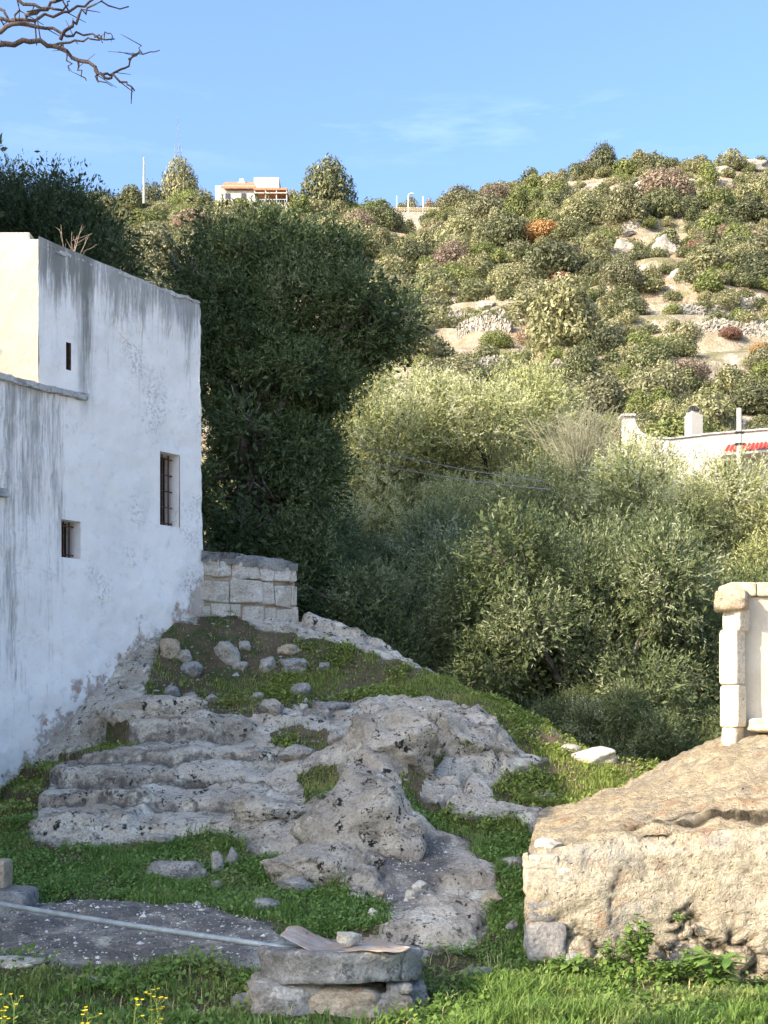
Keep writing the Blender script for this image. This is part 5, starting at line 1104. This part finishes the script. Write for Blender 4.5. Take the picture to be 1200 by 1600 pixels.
SOLO = [  # px, foot row, radius px, shape, colour, height factor, name, label, category
    (848, 376, 42, 3, 'shrub_orange', .72, 'orange_tree', 'large orange-leaved tree highest on the hillside', 'tree'),
    (897, 436, 27, 1, 'shrub_orange', .9, 'orange_tree', 'bright orange tree just below the large orange one', 'tree'),
    (880, 405, 30, 2, 'shrub_brown', .7, 'brown_shrub', 'pinkish-brown bare shrub between the two orange trees', 'shrub'),
    (1085, 404, 22, 3, 'shrub_red', 1.1, 'red_shrub', 'dusky red shrub right of the big pale boulder', 'shrub'),
    (672, 444, 12, 1, 'shrub_red', 1, 'red_shrub', 'small dark red shrub at the left of the open hillside', 'shrub'),
    (1002, 570, 14, 2, 'shrub_red', 1, 'red_shrub', 'bright red shrub below the stony terraces', 'shrub'),
    (1140, 528, 20, 1, 'shrub_red', .8, 'red_shrub', 'rusty shrub on the bare terrace at the right', 'shrub'),
    (1188, 552, 18, 1, 'shrub_orange', .8, 'orange_shrub', 'orange-yellow shrub at the right edge below the terrace', 'shrub'),
    (836, 598, 10, 0, 'shrub_red', .7, 'red_shrub', 'low red shrub above the sunlit olives', 'shrub'),
    (960, 528, 10, 0, 'shrub_orange', .8, 'orange_shrub', 'small orange shrub in the middle of the hillside', 'shrub'),
    (810, 350, 30, 4, 'shrub_bright', 1.15, 'pine_tree', 'bright green pine left above the large orange tree', 'pine'),
    (835, 330, 18, 4, 'shrub_bright', 1.1, 'pine_tree', 'smaller green pine just right of the bright green pine', 'pine'),
    (1000, 660, 32, 4, 'shrub_bright', .9, 'pine_tree', 'bright green young pine behind the curled white parapet', 'pine'),
    (1042, 680, 18, 4, 'shrub_bright', .8, 'pine_tree', 'yellow-green pointed tree between the parapet and the chimney', 'pine'),
    (1165, 400, 22, 4, 'shrub_bright', 1.0, 'pine_tree', 'green pine near the right edge, below the rocky crest', 'pine'),
    (1105, 295, 24, 4, 'shrub_bright', 1.0, 'pine_tree', 'green pine among the pale rocks near the crest on the right', 'pine'),
    (513, 318, 46, 2, 'shrub_dark', 1.6, 'round_tree', 'big round dark tree standing on the skyline right of the hilltop house', 'tree'),
    (281, 318, 32, 5, 'shrub_grey', 1.9, 'tall_tree', 'tall grey-green tree on the skyline left of the hilltop house', 'tree'),
    (237, 312, 24, 1, 'shrub_dark', 1.8, 'pine_tree', 'dark pine beside the white pole on the skyline', 'pine'),
    (160, 330, 30, 3, 'shrub_dark', 1.0, 'dark_tree', 'dark tree on the skyline at the left, behind the spiky olive', 'tree'),
    (242, 360, 26, 5, 'shrub_bright', .9, 'pine_tree', 'bright green pine below the white pole', 'pine'),
    (300, 352, 30, 5, 'shrub_bright', .8, 'pine_tree', 'bright green pine below the tall grey-green tree', 'pine'),
    (545, 396, 45, 1, 'shrub_grey', 1.0, 'grey_tree', 'broad grey-green tree left of the little ruin', 'tree'),
    (590, 378, 22, 2, 'shrub_dark', .9, 'dark_shrub', 'dark shrub below the little ruin', 'shrub'),
    (545, 330, 25, 5, 'shrub_bright', .9, 'pine_tree', 'bright green pine below the big round tree', 'pine'),
    (642, 322, 16, 5, 'shrub_grey', 1.7, 'grey_tree', 'slim grey tree on the skyline beside the lamp post', 'tree'),
    (668, 320, 14, 0, 'shrub_brown', 1.9, 'brown_tree', 'brownish tree on the skyline above the fence', 'tree'),
    (690, 320, 15, 1, 'shrub_grey', 1.6, 'grey_tree', 'rounded tree on the skyline left of the white terrace wall', 'tree'),
    (718, 312, 14, 0, 'shrub_red', .9, 'brown_tree', 'reddish brown tree on the skyline above the white terrace wall', 'tree'),
    (943, 276, 24, 2, 'shrub_dark', 1.7, 'dark_tree', 'tallest dark tree on the right skyline', 'tree'),
    (1000, 272, 26, 4, 'shrub_grey', .85, 'pine_tree', 'grey-green pine on the skyline right of the tallest dark tree', 'pine'),
    (1058, 262, 22, 3, 'shrub_dark', .8, 'dark_tree', 'rounded dark tree on the skyline near the right end', 'tree'),
    (905, 280, 26, 0, 'shrub_dark', .9, 'dark_tree', 'dark shrub on the skyline left of the tallest dark tree', 'tree'),
    (860, 296, 24, 1, 'shrub_grey', .9, 'grey_shrub', 'grey-green shrub on the sloping skyline', 'shrub'),
    (770, 312, 26, 0, 'shrub_dark', .9, 'dark_tree', 'dark tree on the skyline right of the white terrace wall', 'tree'),
    (735, 318, 20, 1, 'shrub_bright', .9, 'green_tree', 'fresh green tree beside the white terrace wall', 'tree'),
    (345, 332, 14, 1, 'shrub_grey', 1.0, 'grey_shrub', 'grey shrub in front of the left end of the hilltop house', 'shrub'),
    (372, 330, 15, 5, 'shrub_dark', 1.0, 'dark_shrub', 'dark shrub in front of the middle of the hilltop house', 'shrub'),
    (452, 306, 11, 1, 'shrub_grey', 1.4, 'grey_tree', 'grey tree at the right end of the hilltop house', 'tree'),
    (325, 306, 14, 0, 'shrub_grey', 1.0, 'grey_shrub', 'low grey shrub left of the hilltop house', 'shrub'),
    (700, 345, 12, 2, 'shrub_dark', .9, 'dark_shrub', 'dark shrub against the stone terrace below the fence', 'shrub'),
]
for px, pf, rp, k, mt, sz, nm, lab, cat in SOLO:
    h, s = spot(px, pf, rp, 60); bush(nm, k, mt, h, s, lab, cat, None, s * sz * 1.05); taken.append((h[0], h[1], s * .8))
# many rounded shrubs: individuals where they show largest, the rest is one mass of scrub
gapz = [[(670, 465), (780, 458), (830, 500), (825, 600), (680, 575)], [(780, 555), (900, 565), (905, 590), (800, 588)], [(990, 448), (1300, 455), (1300, 600), (1100, 600), (990, 560)], [(950, 355), (1085, 345), (1085, 450), (1000, 455), (945, 425)], [(870, 275), (1200, 262), (1200, 300), (1000, 310), (880, 320)],
        [(1090, 545), (1200, 550), (1200, 600), (1100, 590)], [(600, 322), (700, 318), (710, 372), (615, 360)], [(330, 285), (455, 285), (455, 330), (330, 330)], [(820, 375), (910, 370), (900, 420), (820, 410)]]
FRONT = [(-100, 480), (180, 430), (232, 400), (250, 360), (330, 340), (420, 340), (480, 380), (560, 420), (655, 500), (660, 560), (720, 600), (780, 600), (840, 640), (960, 690), (1010, 700), (1210, 720)]
fpx, fpy = [p[0] for p in FRONT], [p[1] for p in FRONT]
rb_ = np.random.default_rng(77); cand = []
tx = np.array([t_[0] for t_ in taken]); ty = np.array([t_[1] for t_ in taken]); ts = np.array([t_[2] for t_ in taken])
cells = {}
NC = 60000; Yc = 58 + 156 * rb_.random(NC) ** .8; Xc = rb_.uniform(-.36, .36, NC) * Yc; Sc = rb_.choice([1.1, 1.8, 2.5, 3.3], size=NC, p=[.36, .30, .22, .12]) * rb_.uniform(.8, 1.15, NC) * (.8 + .2 * Yc / 150)
Zc = far_z(Xc, Yc); PXc = 600 + FOC * Xc / Yc; PFc = HOR - FOC * (Zc - EYE) / Yc; PTc = HOR - FOC * (Zc + Sc * 1.1 - EYE) / Yc
okc = (PTc <= np.interp(PXc, fpx, fpy) + 30) & (PXc > -120) & (PXc < 1320)
for _ in np.nonzero(okc)[0]:
    x, y, z, s, px, pf = float(Xc[_]), float(Yc[_]), float(Zc[_]), float(Sc[_]), float(PXc[_]), float(PFc[_])
    g_ = any(inpoly(np.array([px]), np.array([pf - 6]), p)[0] for p in gapz)
    if g_ and (rb_.random() < .94 or s > 1.6): continue
    if np.any(np.hypot(tx - x, ty - y) < (ts + s) * .6): continue
    ck = (int(x // 4), int(y // 4)); near = [b_ for i in (-1, 0, 1) for j in (-1, 0, 1) for b_ in cells.get((ck[0] + i, ck[1] + j), [])]
    if any(math.hypot(b_[0] - x, b_[1] - y) < (b_[2] + s) * .66 for b_ in near): continue
    cells.setdefault(ck, []).append((x, y, s)); u = rb_.random(); gsel = pn(np.array([[x * .05, y * .05, 3.3]]))[0]
    s = min(s, 1.7) if u >= .9 and y < 130 else s; mt = 'shrub_grey' if u < .42 + .2 * gsel else 'shrub_dark' if u < .76 else 'shrub_bright' if u < .90 else 'shrub_brown' if u < .945 else 'shrub_red' if (u < .948 and y > 110) else 'shrub_grey'
    cand.append((s / y, x, y, z, s, px, pf, mt, int(rb_.integers(0, 4)) if rb_.random() < .74 or mt in ('shrub_brown', 'shrub_red') else int(rb_.integers(4, 6))))
cand.sort(key=lambda c: -c[0])
words_ = {'shrub_grey': ('grey-green', 'grey_green_shrub'), 'shrub_dark': ('dark green', 'dark_shrub'), 'shrub_bright': ('fresh green', 'green_shrub'), 'shrub_brown': ('bare brown', 'brown_shrub'), 'shrub_red': ('reddish', 'red_shrub')}
NIND = 225
for c in cand[:NIND]:
    _, x, y, z, s, px, pf, mt, k = c; col, nm = words_[mt]; band = 'lower' if pf > 560 else 'middle' if pf > 430 else 'upper'; side = 'left' if px < 600 else 'middle' if px < 900 else 'right'; sz = 'large' if s > 2.3 else 'small' if s < 1.45 else 'medium'
    bush(nm, k, mt, (x, y, z), s, f'{sz} {col} rounded shrub on the {band} part of the hillside, {side} of the photo', 'shrub', f'{sz} {col} shrubs, {band} {side} hillside', s * rb_.uniform(.8, 1.1))
rest = cand[NIND:]; vs, at_ = {}, {}
for c in rest:
    _, x, y, z, s, px, pf, mt, k = c; v, q, t = PUFF[k]; nq = 1500; v = v[:nq * 4].copy(); a = rb_.uniform(0, 6.28)
    ctr = v.reshape(-1, 4, 3).mean(1, keepdims=True); v = (ctr + (v.reshape(-1, 4, 3) - ctr) * 1.6).reshape(-1, 3)
    v = np.stack([v[:, 0] * math.cos(a) - v[:, 1] * math.sin(a), v[:, 0] * math.sin(a) + v[:, 1] * math.cos(a), v[:, 2]], 1) * s + np.array([x, y, z - .1 * s])
    vs.setdefault(mt, []).append(v); at_.setdefault(mt, []).append(np.clip(t[:nq * 4] + rb_.normal() * .12, 0, 1))
V_, Q_, T_, mats, mi, o_ = [], [], [], [], [], 0
for i, mt in enumerate(vs):
    v = np.concatenate(vs[mt]); V_.append(v); Q_.append(np.arange(len(v)).reshape(-1, 4) + o_); T_.append(np.concatenate(at_[mt])); mats.append(M[mt]); mi.append(np.full(len(v) // 4, i)); o_ += len(v)
me = mesh('scrub', np.concatenate(V_), Q_, None, False, {'tint': np.concatenate(T_)})
for m_ in mats: me.materials.append(m_)
me.polygons.foreach_set('material_index', np.concatenate(mi).astype(np.int32)); tag(link('scrub', me), 'dense distant scrub covering the upper hillside', kind='stuff')
print('bushes', len(cand))
# low dry tufts between the shrubs
# pale rocks and old terrace walls
HR = [(1040, 402, 28, 24, 'big pale boulder standing on the hillside right of the orange trees'), (975, 398, 26, 22, 'pale rock face left of the big boulder on the hillside'), (1120, 275, 34, 14, 'pale rock outcrop near the crest at the right'), (1180, 268, 36, 14, 'pale rock outcrop near the crest at the right edge'),
      (905, 312, 30, 12, 'low pale rocks right of the bright pine'), (1010, 302, 40, 14, 'pale rocks in the middle below the crest'), (958, 440, 20, 14, 'small pale rock below the two orange trees'), (1060, 440, 22, 16, 'small pale rock below the big boulder'), (930, 300, 24, 10, 'small pale rock on the upper slope near the skyline'), (1085, 292, 22, 10, 'small pale rock between two outcrops below the crest'), (760, 486, 22, 10, 'pale rock at the top of the left terraces'),
      (270, 310, 20, 8, 'pale rock below the tall grey-green skyline tree'), (980, 372, 22, 12, 'upper pale rock left of the big boulder'), (1150, 300, 26, 10, 'pale rock above the right-hand pine')]
for i, (px, pf, w, h, lab) in enumerate(HR):
    b, s = hit_far(px, pf, 60), 0; s = b[1] / FOC; v, fs = stone_mesh(300 + i, (w * s * 1.5, w * s, h * s * 1.7), 4, cuts=14, rough=.25)
    tag(link('rock', mesh('rock', v, [fs], M['hillrock'], True), None, (b[0], b[1] + w * s * .2, b[2] + h * s * .5)), lab, 'rock', 'pale rocks on the hillside')
TW = [(695, 505, 790, 498, 14, 'upper dry-stone terrace wall at the left of the bare terraces'), (715, 528, 800, 520, 16, 'middle dry-stone terrace wall at the left of the bare terraces'), (745, 583, 880, 574, 14, 'long low dry-stone wall above the sunlit olives'), (1040, 492, 1190, 478, 15, 'upper dry-stone terrace wall on the right'), (1060, 530, 1215, 522, 16, 'lower dry-stone terrace wall on the right'), (905, 608, 960, 602, 10, 'short dry-stone wall low on the hillside')]
for i, (x0, y0, x1, y1, h, lab) in enumerate(TW):
    n_ = 40; m = MB(); rr = np.random.default_rng(i + 60); A_ = hit_far(x0, y0, 60); B_ = hit_far(x1, y1, 60); top = []
    pts = np.array([A_ + (B_ - A_) * t for t in np.linspace(0, 1, n_)]); pts[:, 2] = far_z(pts[:, 0], pts[:, 1]); hh = h / FOC * A_[1] * rr.uniform(.75, 1.15, n_)
    for r_ in range(4):
        for k in range(n_ - 1):
            a, b2_ = pts[k], pts[k + 1]; z0 = a[2] - .4 + (hh[k] + .4) * r_ / 4; d = b2_ - a; L_ = np.linalg.norm(d[:2]); c = (a + b2_) / 2; m.box((c[0] - L_ * .48, c[1] - .35, z0), (c[0] + L_ * .48, c[1] + .35 , z0 + (hh[k] + .4) / 4 * .96), math.atan2(d[1], d[0]), .04)
    tag(m.build('terrace_wall', M['hillrock']), lab, 'stone wall', 'old terrace walls on the hillside')

# ------------------------------------------------------------------ hilltop house, fence, poles, ruin
M['white'] = plain('white_render', (.50, .47, .41), .85, .06, .2, 0, 3, .1)
M['tile'] = plain('terracotta_tile', (.46, .20, .12), .85, .25, .2, 0, 3, .3)
M['redtile'] = plain('red_roof_tile', (.50, .08, .06), .8, .25, .2, 0, 14, .4)
M['metal'] = plain('grey_metal', (.45, .47, .48), .5, .1, .4, .5)
M['shade'] = plain('dark_window', (.05, .05, .055), .4, .2, .5)
YH = 207.0
def bxp(m, x0, y0, x1, y1, Y, d, rot=0):
    a = P(x0, y1, Y); b = P(x1, y0, Y); m.box((a[0], Y, a[2]), (b[0], Y + d, b[2]), rot); return m
hh = thing('hilltop_house', P(385, 318, YH), 'white hilltop house with terracotta roof and pergola on the skyline', 'house')
m = MB(); bxp(m, 336, 290, 398, 330, YH, 8); w = m.build('wall', M['white'], hh)
bxp(MB(), 372, 283.5, 383, 293, YH + 3, 1.1).build('chimney', M['white'], hh); bxp(MB(), 374, 279, 381, 282.5, YH + 3.1, .8).build('chimney_cap', M['metal'], hh)
m = MB(); a, b = P(345, 291.5, YH - .6), P(400, 291.5, YH - .6); c, d = P(352, 284.5, YH + 4), P(396, 284.5, YH + 4); m.add([a, b, d, c, a - [0, 0, .3], b - [0, 0, .3]], [(0, 1, 2, 3), (4, 5, 1, 0)]); m.build('roof', M['tile'], hh)
bxp(MB(), 396.5, 277, 436, 296, YH + 5, 6).build('upper_room', M['white'], hh)
for x0, x1 in ((352, 359), (377, 384)): bxp(MB(), x0, 302, x1, 313, YH - .12, .1).build('window', M['shade'], hh)
pg = MB(); bxp(pg, 396, 293.5, 449, 296.5, YH - 4.5, 5); pgo = pg.build('pergola_roof', M['tile'], hh)
m = MB()
for x in (397, 414, 431, 447): bxp(m, x, 296.8, x + 1.6, 316, YH - 4.4, .18)
m.build('pergola_posts', M['white'], hh); bxp(MB(), 396, 300.5, 449, 302, YH - 4.6, .15).build('pergola_beam', M['white'], hh); bxp(MB(), 399, 302, 447, 316, YH - .3, .2).build('shaded_wall', M['brown_wood'], hh)
bxp(MB(), 388, 316.2, 455, 345, YH - 5, 4.4).build('terrace_wall', M['hillrock'], hh)
m = MB(); bxp(m, 396, 311, 449, 312, YH - 4.8, .08)
for x in np.linspace(397, 448, 14): bxp(m, x, 312, x + .6, 316, YH - 4.8, .08)
m.build('railing', M['metal'], hh)
tw = thing('terrace_wall', P(650, 345, 200), 'tan stone retaining wall with a timber fence on top, on the hilltop', 'wall')
bxp(MB(), 614, 331, 690, 362, 200, 2).build('stone_face', M['hillrock'], tw)
m = MB()
for x in np.linspace(615, 688, 19): bxp(m, x, 324, x + 1.2, 330.8, 200.2, .12)
for y in (324.5, 327.5): bxp(m, 614, y, 690, y + 1.2, 200.1, .08)
M['fence'] = plain('pale_timber', (.50, .42, .30), .8, .15); m.build('timber_fence', M['fence'], tw)
m = MB(); a = [P(694, 322, 199), P(720, 316, 199), P(720, 334, 199), P(694, 334, 199)]; m.add(a + [p + [0, 3, 0] for p in a], [(0, 3, 2, 1), (0, 1, 5, 4), (3, 0, 4, 7), (1, 2, 6, 5)])
tag(m.build('white_wall', M['white']), 'white rendered terrace wall right of the timber fence on the hilltop', 'wall')
ru = thing('ruin', P(597, 352, 186), 'little grey stone ruin with one dark opening below the hilltop fence', 'ruin')
m = MB(); a = [P(588, 362, 186), P(606, 362, 186), P(606, 336, 186), P(596, 334, 186), P(588, 344, 186)]; m.add(a + [p + [0, 3, 0] for p in a], [(0, 1, 6, 5), (1, 2, 7, 6), (2, 3, 8, 7), (3, 4, 9, 8)]); m.add(a, [(0, 1, 2, 4)], [(2, 3, 4)]); m.build('wall', M['hillrock'], ru)
bxp(MB(), 594, 339, 599, 351, 185.9, .08).build('opening', M['shade'], ru)
m = MB().tube([P(225, 318, 190), P(225, 246, 190)], [.20, .12], 8); tag(m.build('pole', M['white']), 'plain white pole on the skyline at the left', 'pole')
am = thing('antenna_mast', P(277, 260, 214), 'thin lattice antenna mast behind the tall skyline tree', 'antenna')
m = MB(); pb_, pt_ = P(281, 275, 214), P(277.5, 182, 214)
for dx in (-.22, .22): m.tube([pb_ + [dx, 0, 0], pt_ * .25 + pb_ * .75 + [dx, 0, 0], pt_ * .7 + pb_ * .3 + [dx * .8, 0, 0], pt_ + [dx * .3, 0, 0]], .03, 5)
for t in np.linspace(0, .95, 24): p = pb_ * (1 - t) + pt_ * t; m.tube([p + [-.2, 0, 0], p + [.2, 0, .35]], .018, 4)
M['mast'] = plain('weathered_mast_steel', (.20, .24, .28), .6, .1); m.build('lattice', M['mast'], am); m = MB(); p = pb_ * .55 + pt_ * .45
for dx in (-.55, .0, .5): m.tube([p + [dx, -.2, -.6], p + [dx, -.2, .7]], .06, 6)
m.build('antenna_panels', M['mast'], am)
lpo = thing('lamp_post', P(639, 330, 201), 'grey lamp post with curved arm on the hilltop skyline', 'lamp post')
m = MB(); p0, p1 = P(638, 334, 201), P(638, 306, 201); m.tube([p0, p1, P(639.5, 302.5, 201), P(643, 302, 201)], .07, 6); m.build('post', M['metal'], lpo); bxp(MB(), 641, 301, 646, 303, 200.9, .3).build('lamp_head', M['white'], lpo)
for x, y0, lab in ((620, 306, 'thin pole left of the lamp post on the hilltop'), (661, 307, 'thin pole right of the lamp post on the hilltop')): tag(MB().tube([P(x, 334, 201), P(x, y0, 201)], .07, 6).build('pole', M['metal']), lab, 'pole')

# ------------------------------------------------------------------ white house with curled parapet at the right
YW = 46.0; vh = thing('village_house', P(1100, 760, YW), 'white house with curled parapet, chimney and red tile band behind the right-hand olives', 'house')
prof = [(975, 790), (975, 651)]; prof += [(992, 651)] + [(992 + 34 * math.sin(t) ** 1.0 if False else 992 + 36 * (1 - math.cos(t)), 651 + 33 * math.sin(t)) for t in np.linspace(.1, math.pi / 2, 9)] + [(1048, 685.5), (1110, 678), (1200, 670.5), (1420, 652), (1420, 790)]
pp = np.array([P(x, y, YW) for x, y in prof]); n_ = len(pp); m = MB()
ext = pp + [0, .45, 0]; m.add(np.concatenate([pp, ext]), [(i, n_ + i, n_ + (i + 1), i + 1) for i in range(n_ - 1)])
base_ = np.array([P(x, 790, YW) for x, _ in prof]); b2_ = base_ + [0, .45, 0]
m.add(np.concatenate([pp, base_]), [(i, i + 1, n_ + i + 1, n_ + i) for i in range(n_ - 1)]); m.add(np.concatenate([ext, b2_]), [(i + 1, i, n_ + i, n_ + i + 1) for i in range(n_ - 1)]); m.build('parapet_wall', M['white'], vh)
m = MB(); a, b = P(970, 650.8, YW), P(993, 647, YW); m.box((a[0], YW - .1, a[2]), (b[0], YW + .55, b[2])); bevel(m.build('parapet_cap', M['ledge'], vh), .02)
m = MB()
for (x0, y0), (x1, y1) in zip(prof[11:14], prof[12:15]): a, b = P(x0, y0 + .6, YW - .06), P(x1, y1 + .6, YW - .06); m.add([a, b, b + [0, .57, 0], a + [0, .57, 0], a + [0, 0, .06], b + [0, 0, .06], b + [0, .57, .06], a + [0, .57, .06]], [(0, 1, 5, 4), (4, 5, 6, 7), (2, 3, 7, 6)])
m.build('parapet_coping', M['ledge'], vh)
m = MB(); a, b = P(1076, 700, YW + 2), P(1096.5, 647, YW + 2); m.box((a[0], YW + 2, a[2]), (b[0], YW + 2.45, b[2]), .35); m2 = P(1078, 647, YW + 2); n2 = P(1093, 642, YW + 2); m.box((m2[0], YW + 2.04, m2[2]), (n2[0], YW + 2.4, n2[2]), .35); ch = m.build('chimney', M['white'], vh)
m = MB(); c_ = (m2 + n2) / 2 + [0, .22, 0]; c_[2] = n2[2]
for k in range(9):
    a = k * math.pi / 9; d = np.array([math.cos(a), math.sin(a), 0]) * .21; m.tube([c_ + d * math.cos(t) + np.array([0, 0, .23 * math.sin(t)]) for t in np.linspace(0, math.pi, 9)], .02, 5)
an = np.linspace(0, 2 * math.pi, 25); m.tube([c_ + np.array([.21 * math.cos(t), .21 * math.sin(t), .01]) for t in an], .02, 5); M['black'] = plain('black_iron', (.03, .03, .03), .6, .2); m.build('cowl', M['black'], ch, off=np.array(vh.location))
m = MB(); a, b = P(1130, 707, YW - .9), P(1430, 683, YW - .9); c, d = P(1136, 696.5, YW - .08), P(1430, 672.5, YW - .08); nT = 46
for k in range(nT):
    t0, t1 = k / nT, (k + .92) / nT; p0, p1, q0, q1 = a + (b - a) * t0, a + (b - a) * t1, c + (d - c) * t0, c + (d - c) * t1; mh = (p0 + p1) / 2 + [0, 0, .05]; mq = (q0 + q1) / 2 + [0, 0, .05]; m.add([p0, mh, p1, q0, mq, q1], [(0, 1, 4, 3), (1, 2, 5, 4)])
m.build('tile_band', M['redtile'], vh)
m = MB(); a, b = P(1130, 711.5, YW - .85), P(1430, 687.5, YW - .85); m.add([a, b, b + [0, .8, 0], a + [0, .8, 0], a + [0, 0, .09], b + [0, 0, .09]], [(0, 1, 5, 4), (0, 3, 2, 1)]); m.build('eave', M['white'], vh)
m = MB().tube([P(1156, 790, YW - 1.6), P(1155, 638, YW - 1.6)], [.10, .085], 10)
po = thing('concrete_pole', P(1156, 760, YW - 1.6), 'pale concrete pole in front of the white house at the right', 'pole'); m.build('shaft', M['white'], po)
m = MB()
for y in (676, 694): p = P(1155.5, y, YW - 1.6); m.box(p + [-.16, -.12, -.025], p + [.16, .12, .025])
m.build('clamp', M['black'], po)
# two thin cables crossing the dark gap between the olives
M['cable'] = plain('pale_cable', (.30, .30, .30), .6, .1)
for (a, b, lab) in (((560, 697, 23.2), (850, 752, 23.2), 'upper thin pale cable crossing in front of the olives'), ((560, 720, 23.3), (860, 765, 23.3), 'lower thin pale cable crossing in front of the olives')):
    A_, B_ = P(*a), P(*b); t = np.linspace(0, 1, 16)[:, None]; pts = A_ + (B_ - A_) * t + np.array([0, 0, -.06]) * np.sin(t * math.pi); tag(MB().tube(pts, .008, 5).build('cable', M['cable']), lab, 'cable')
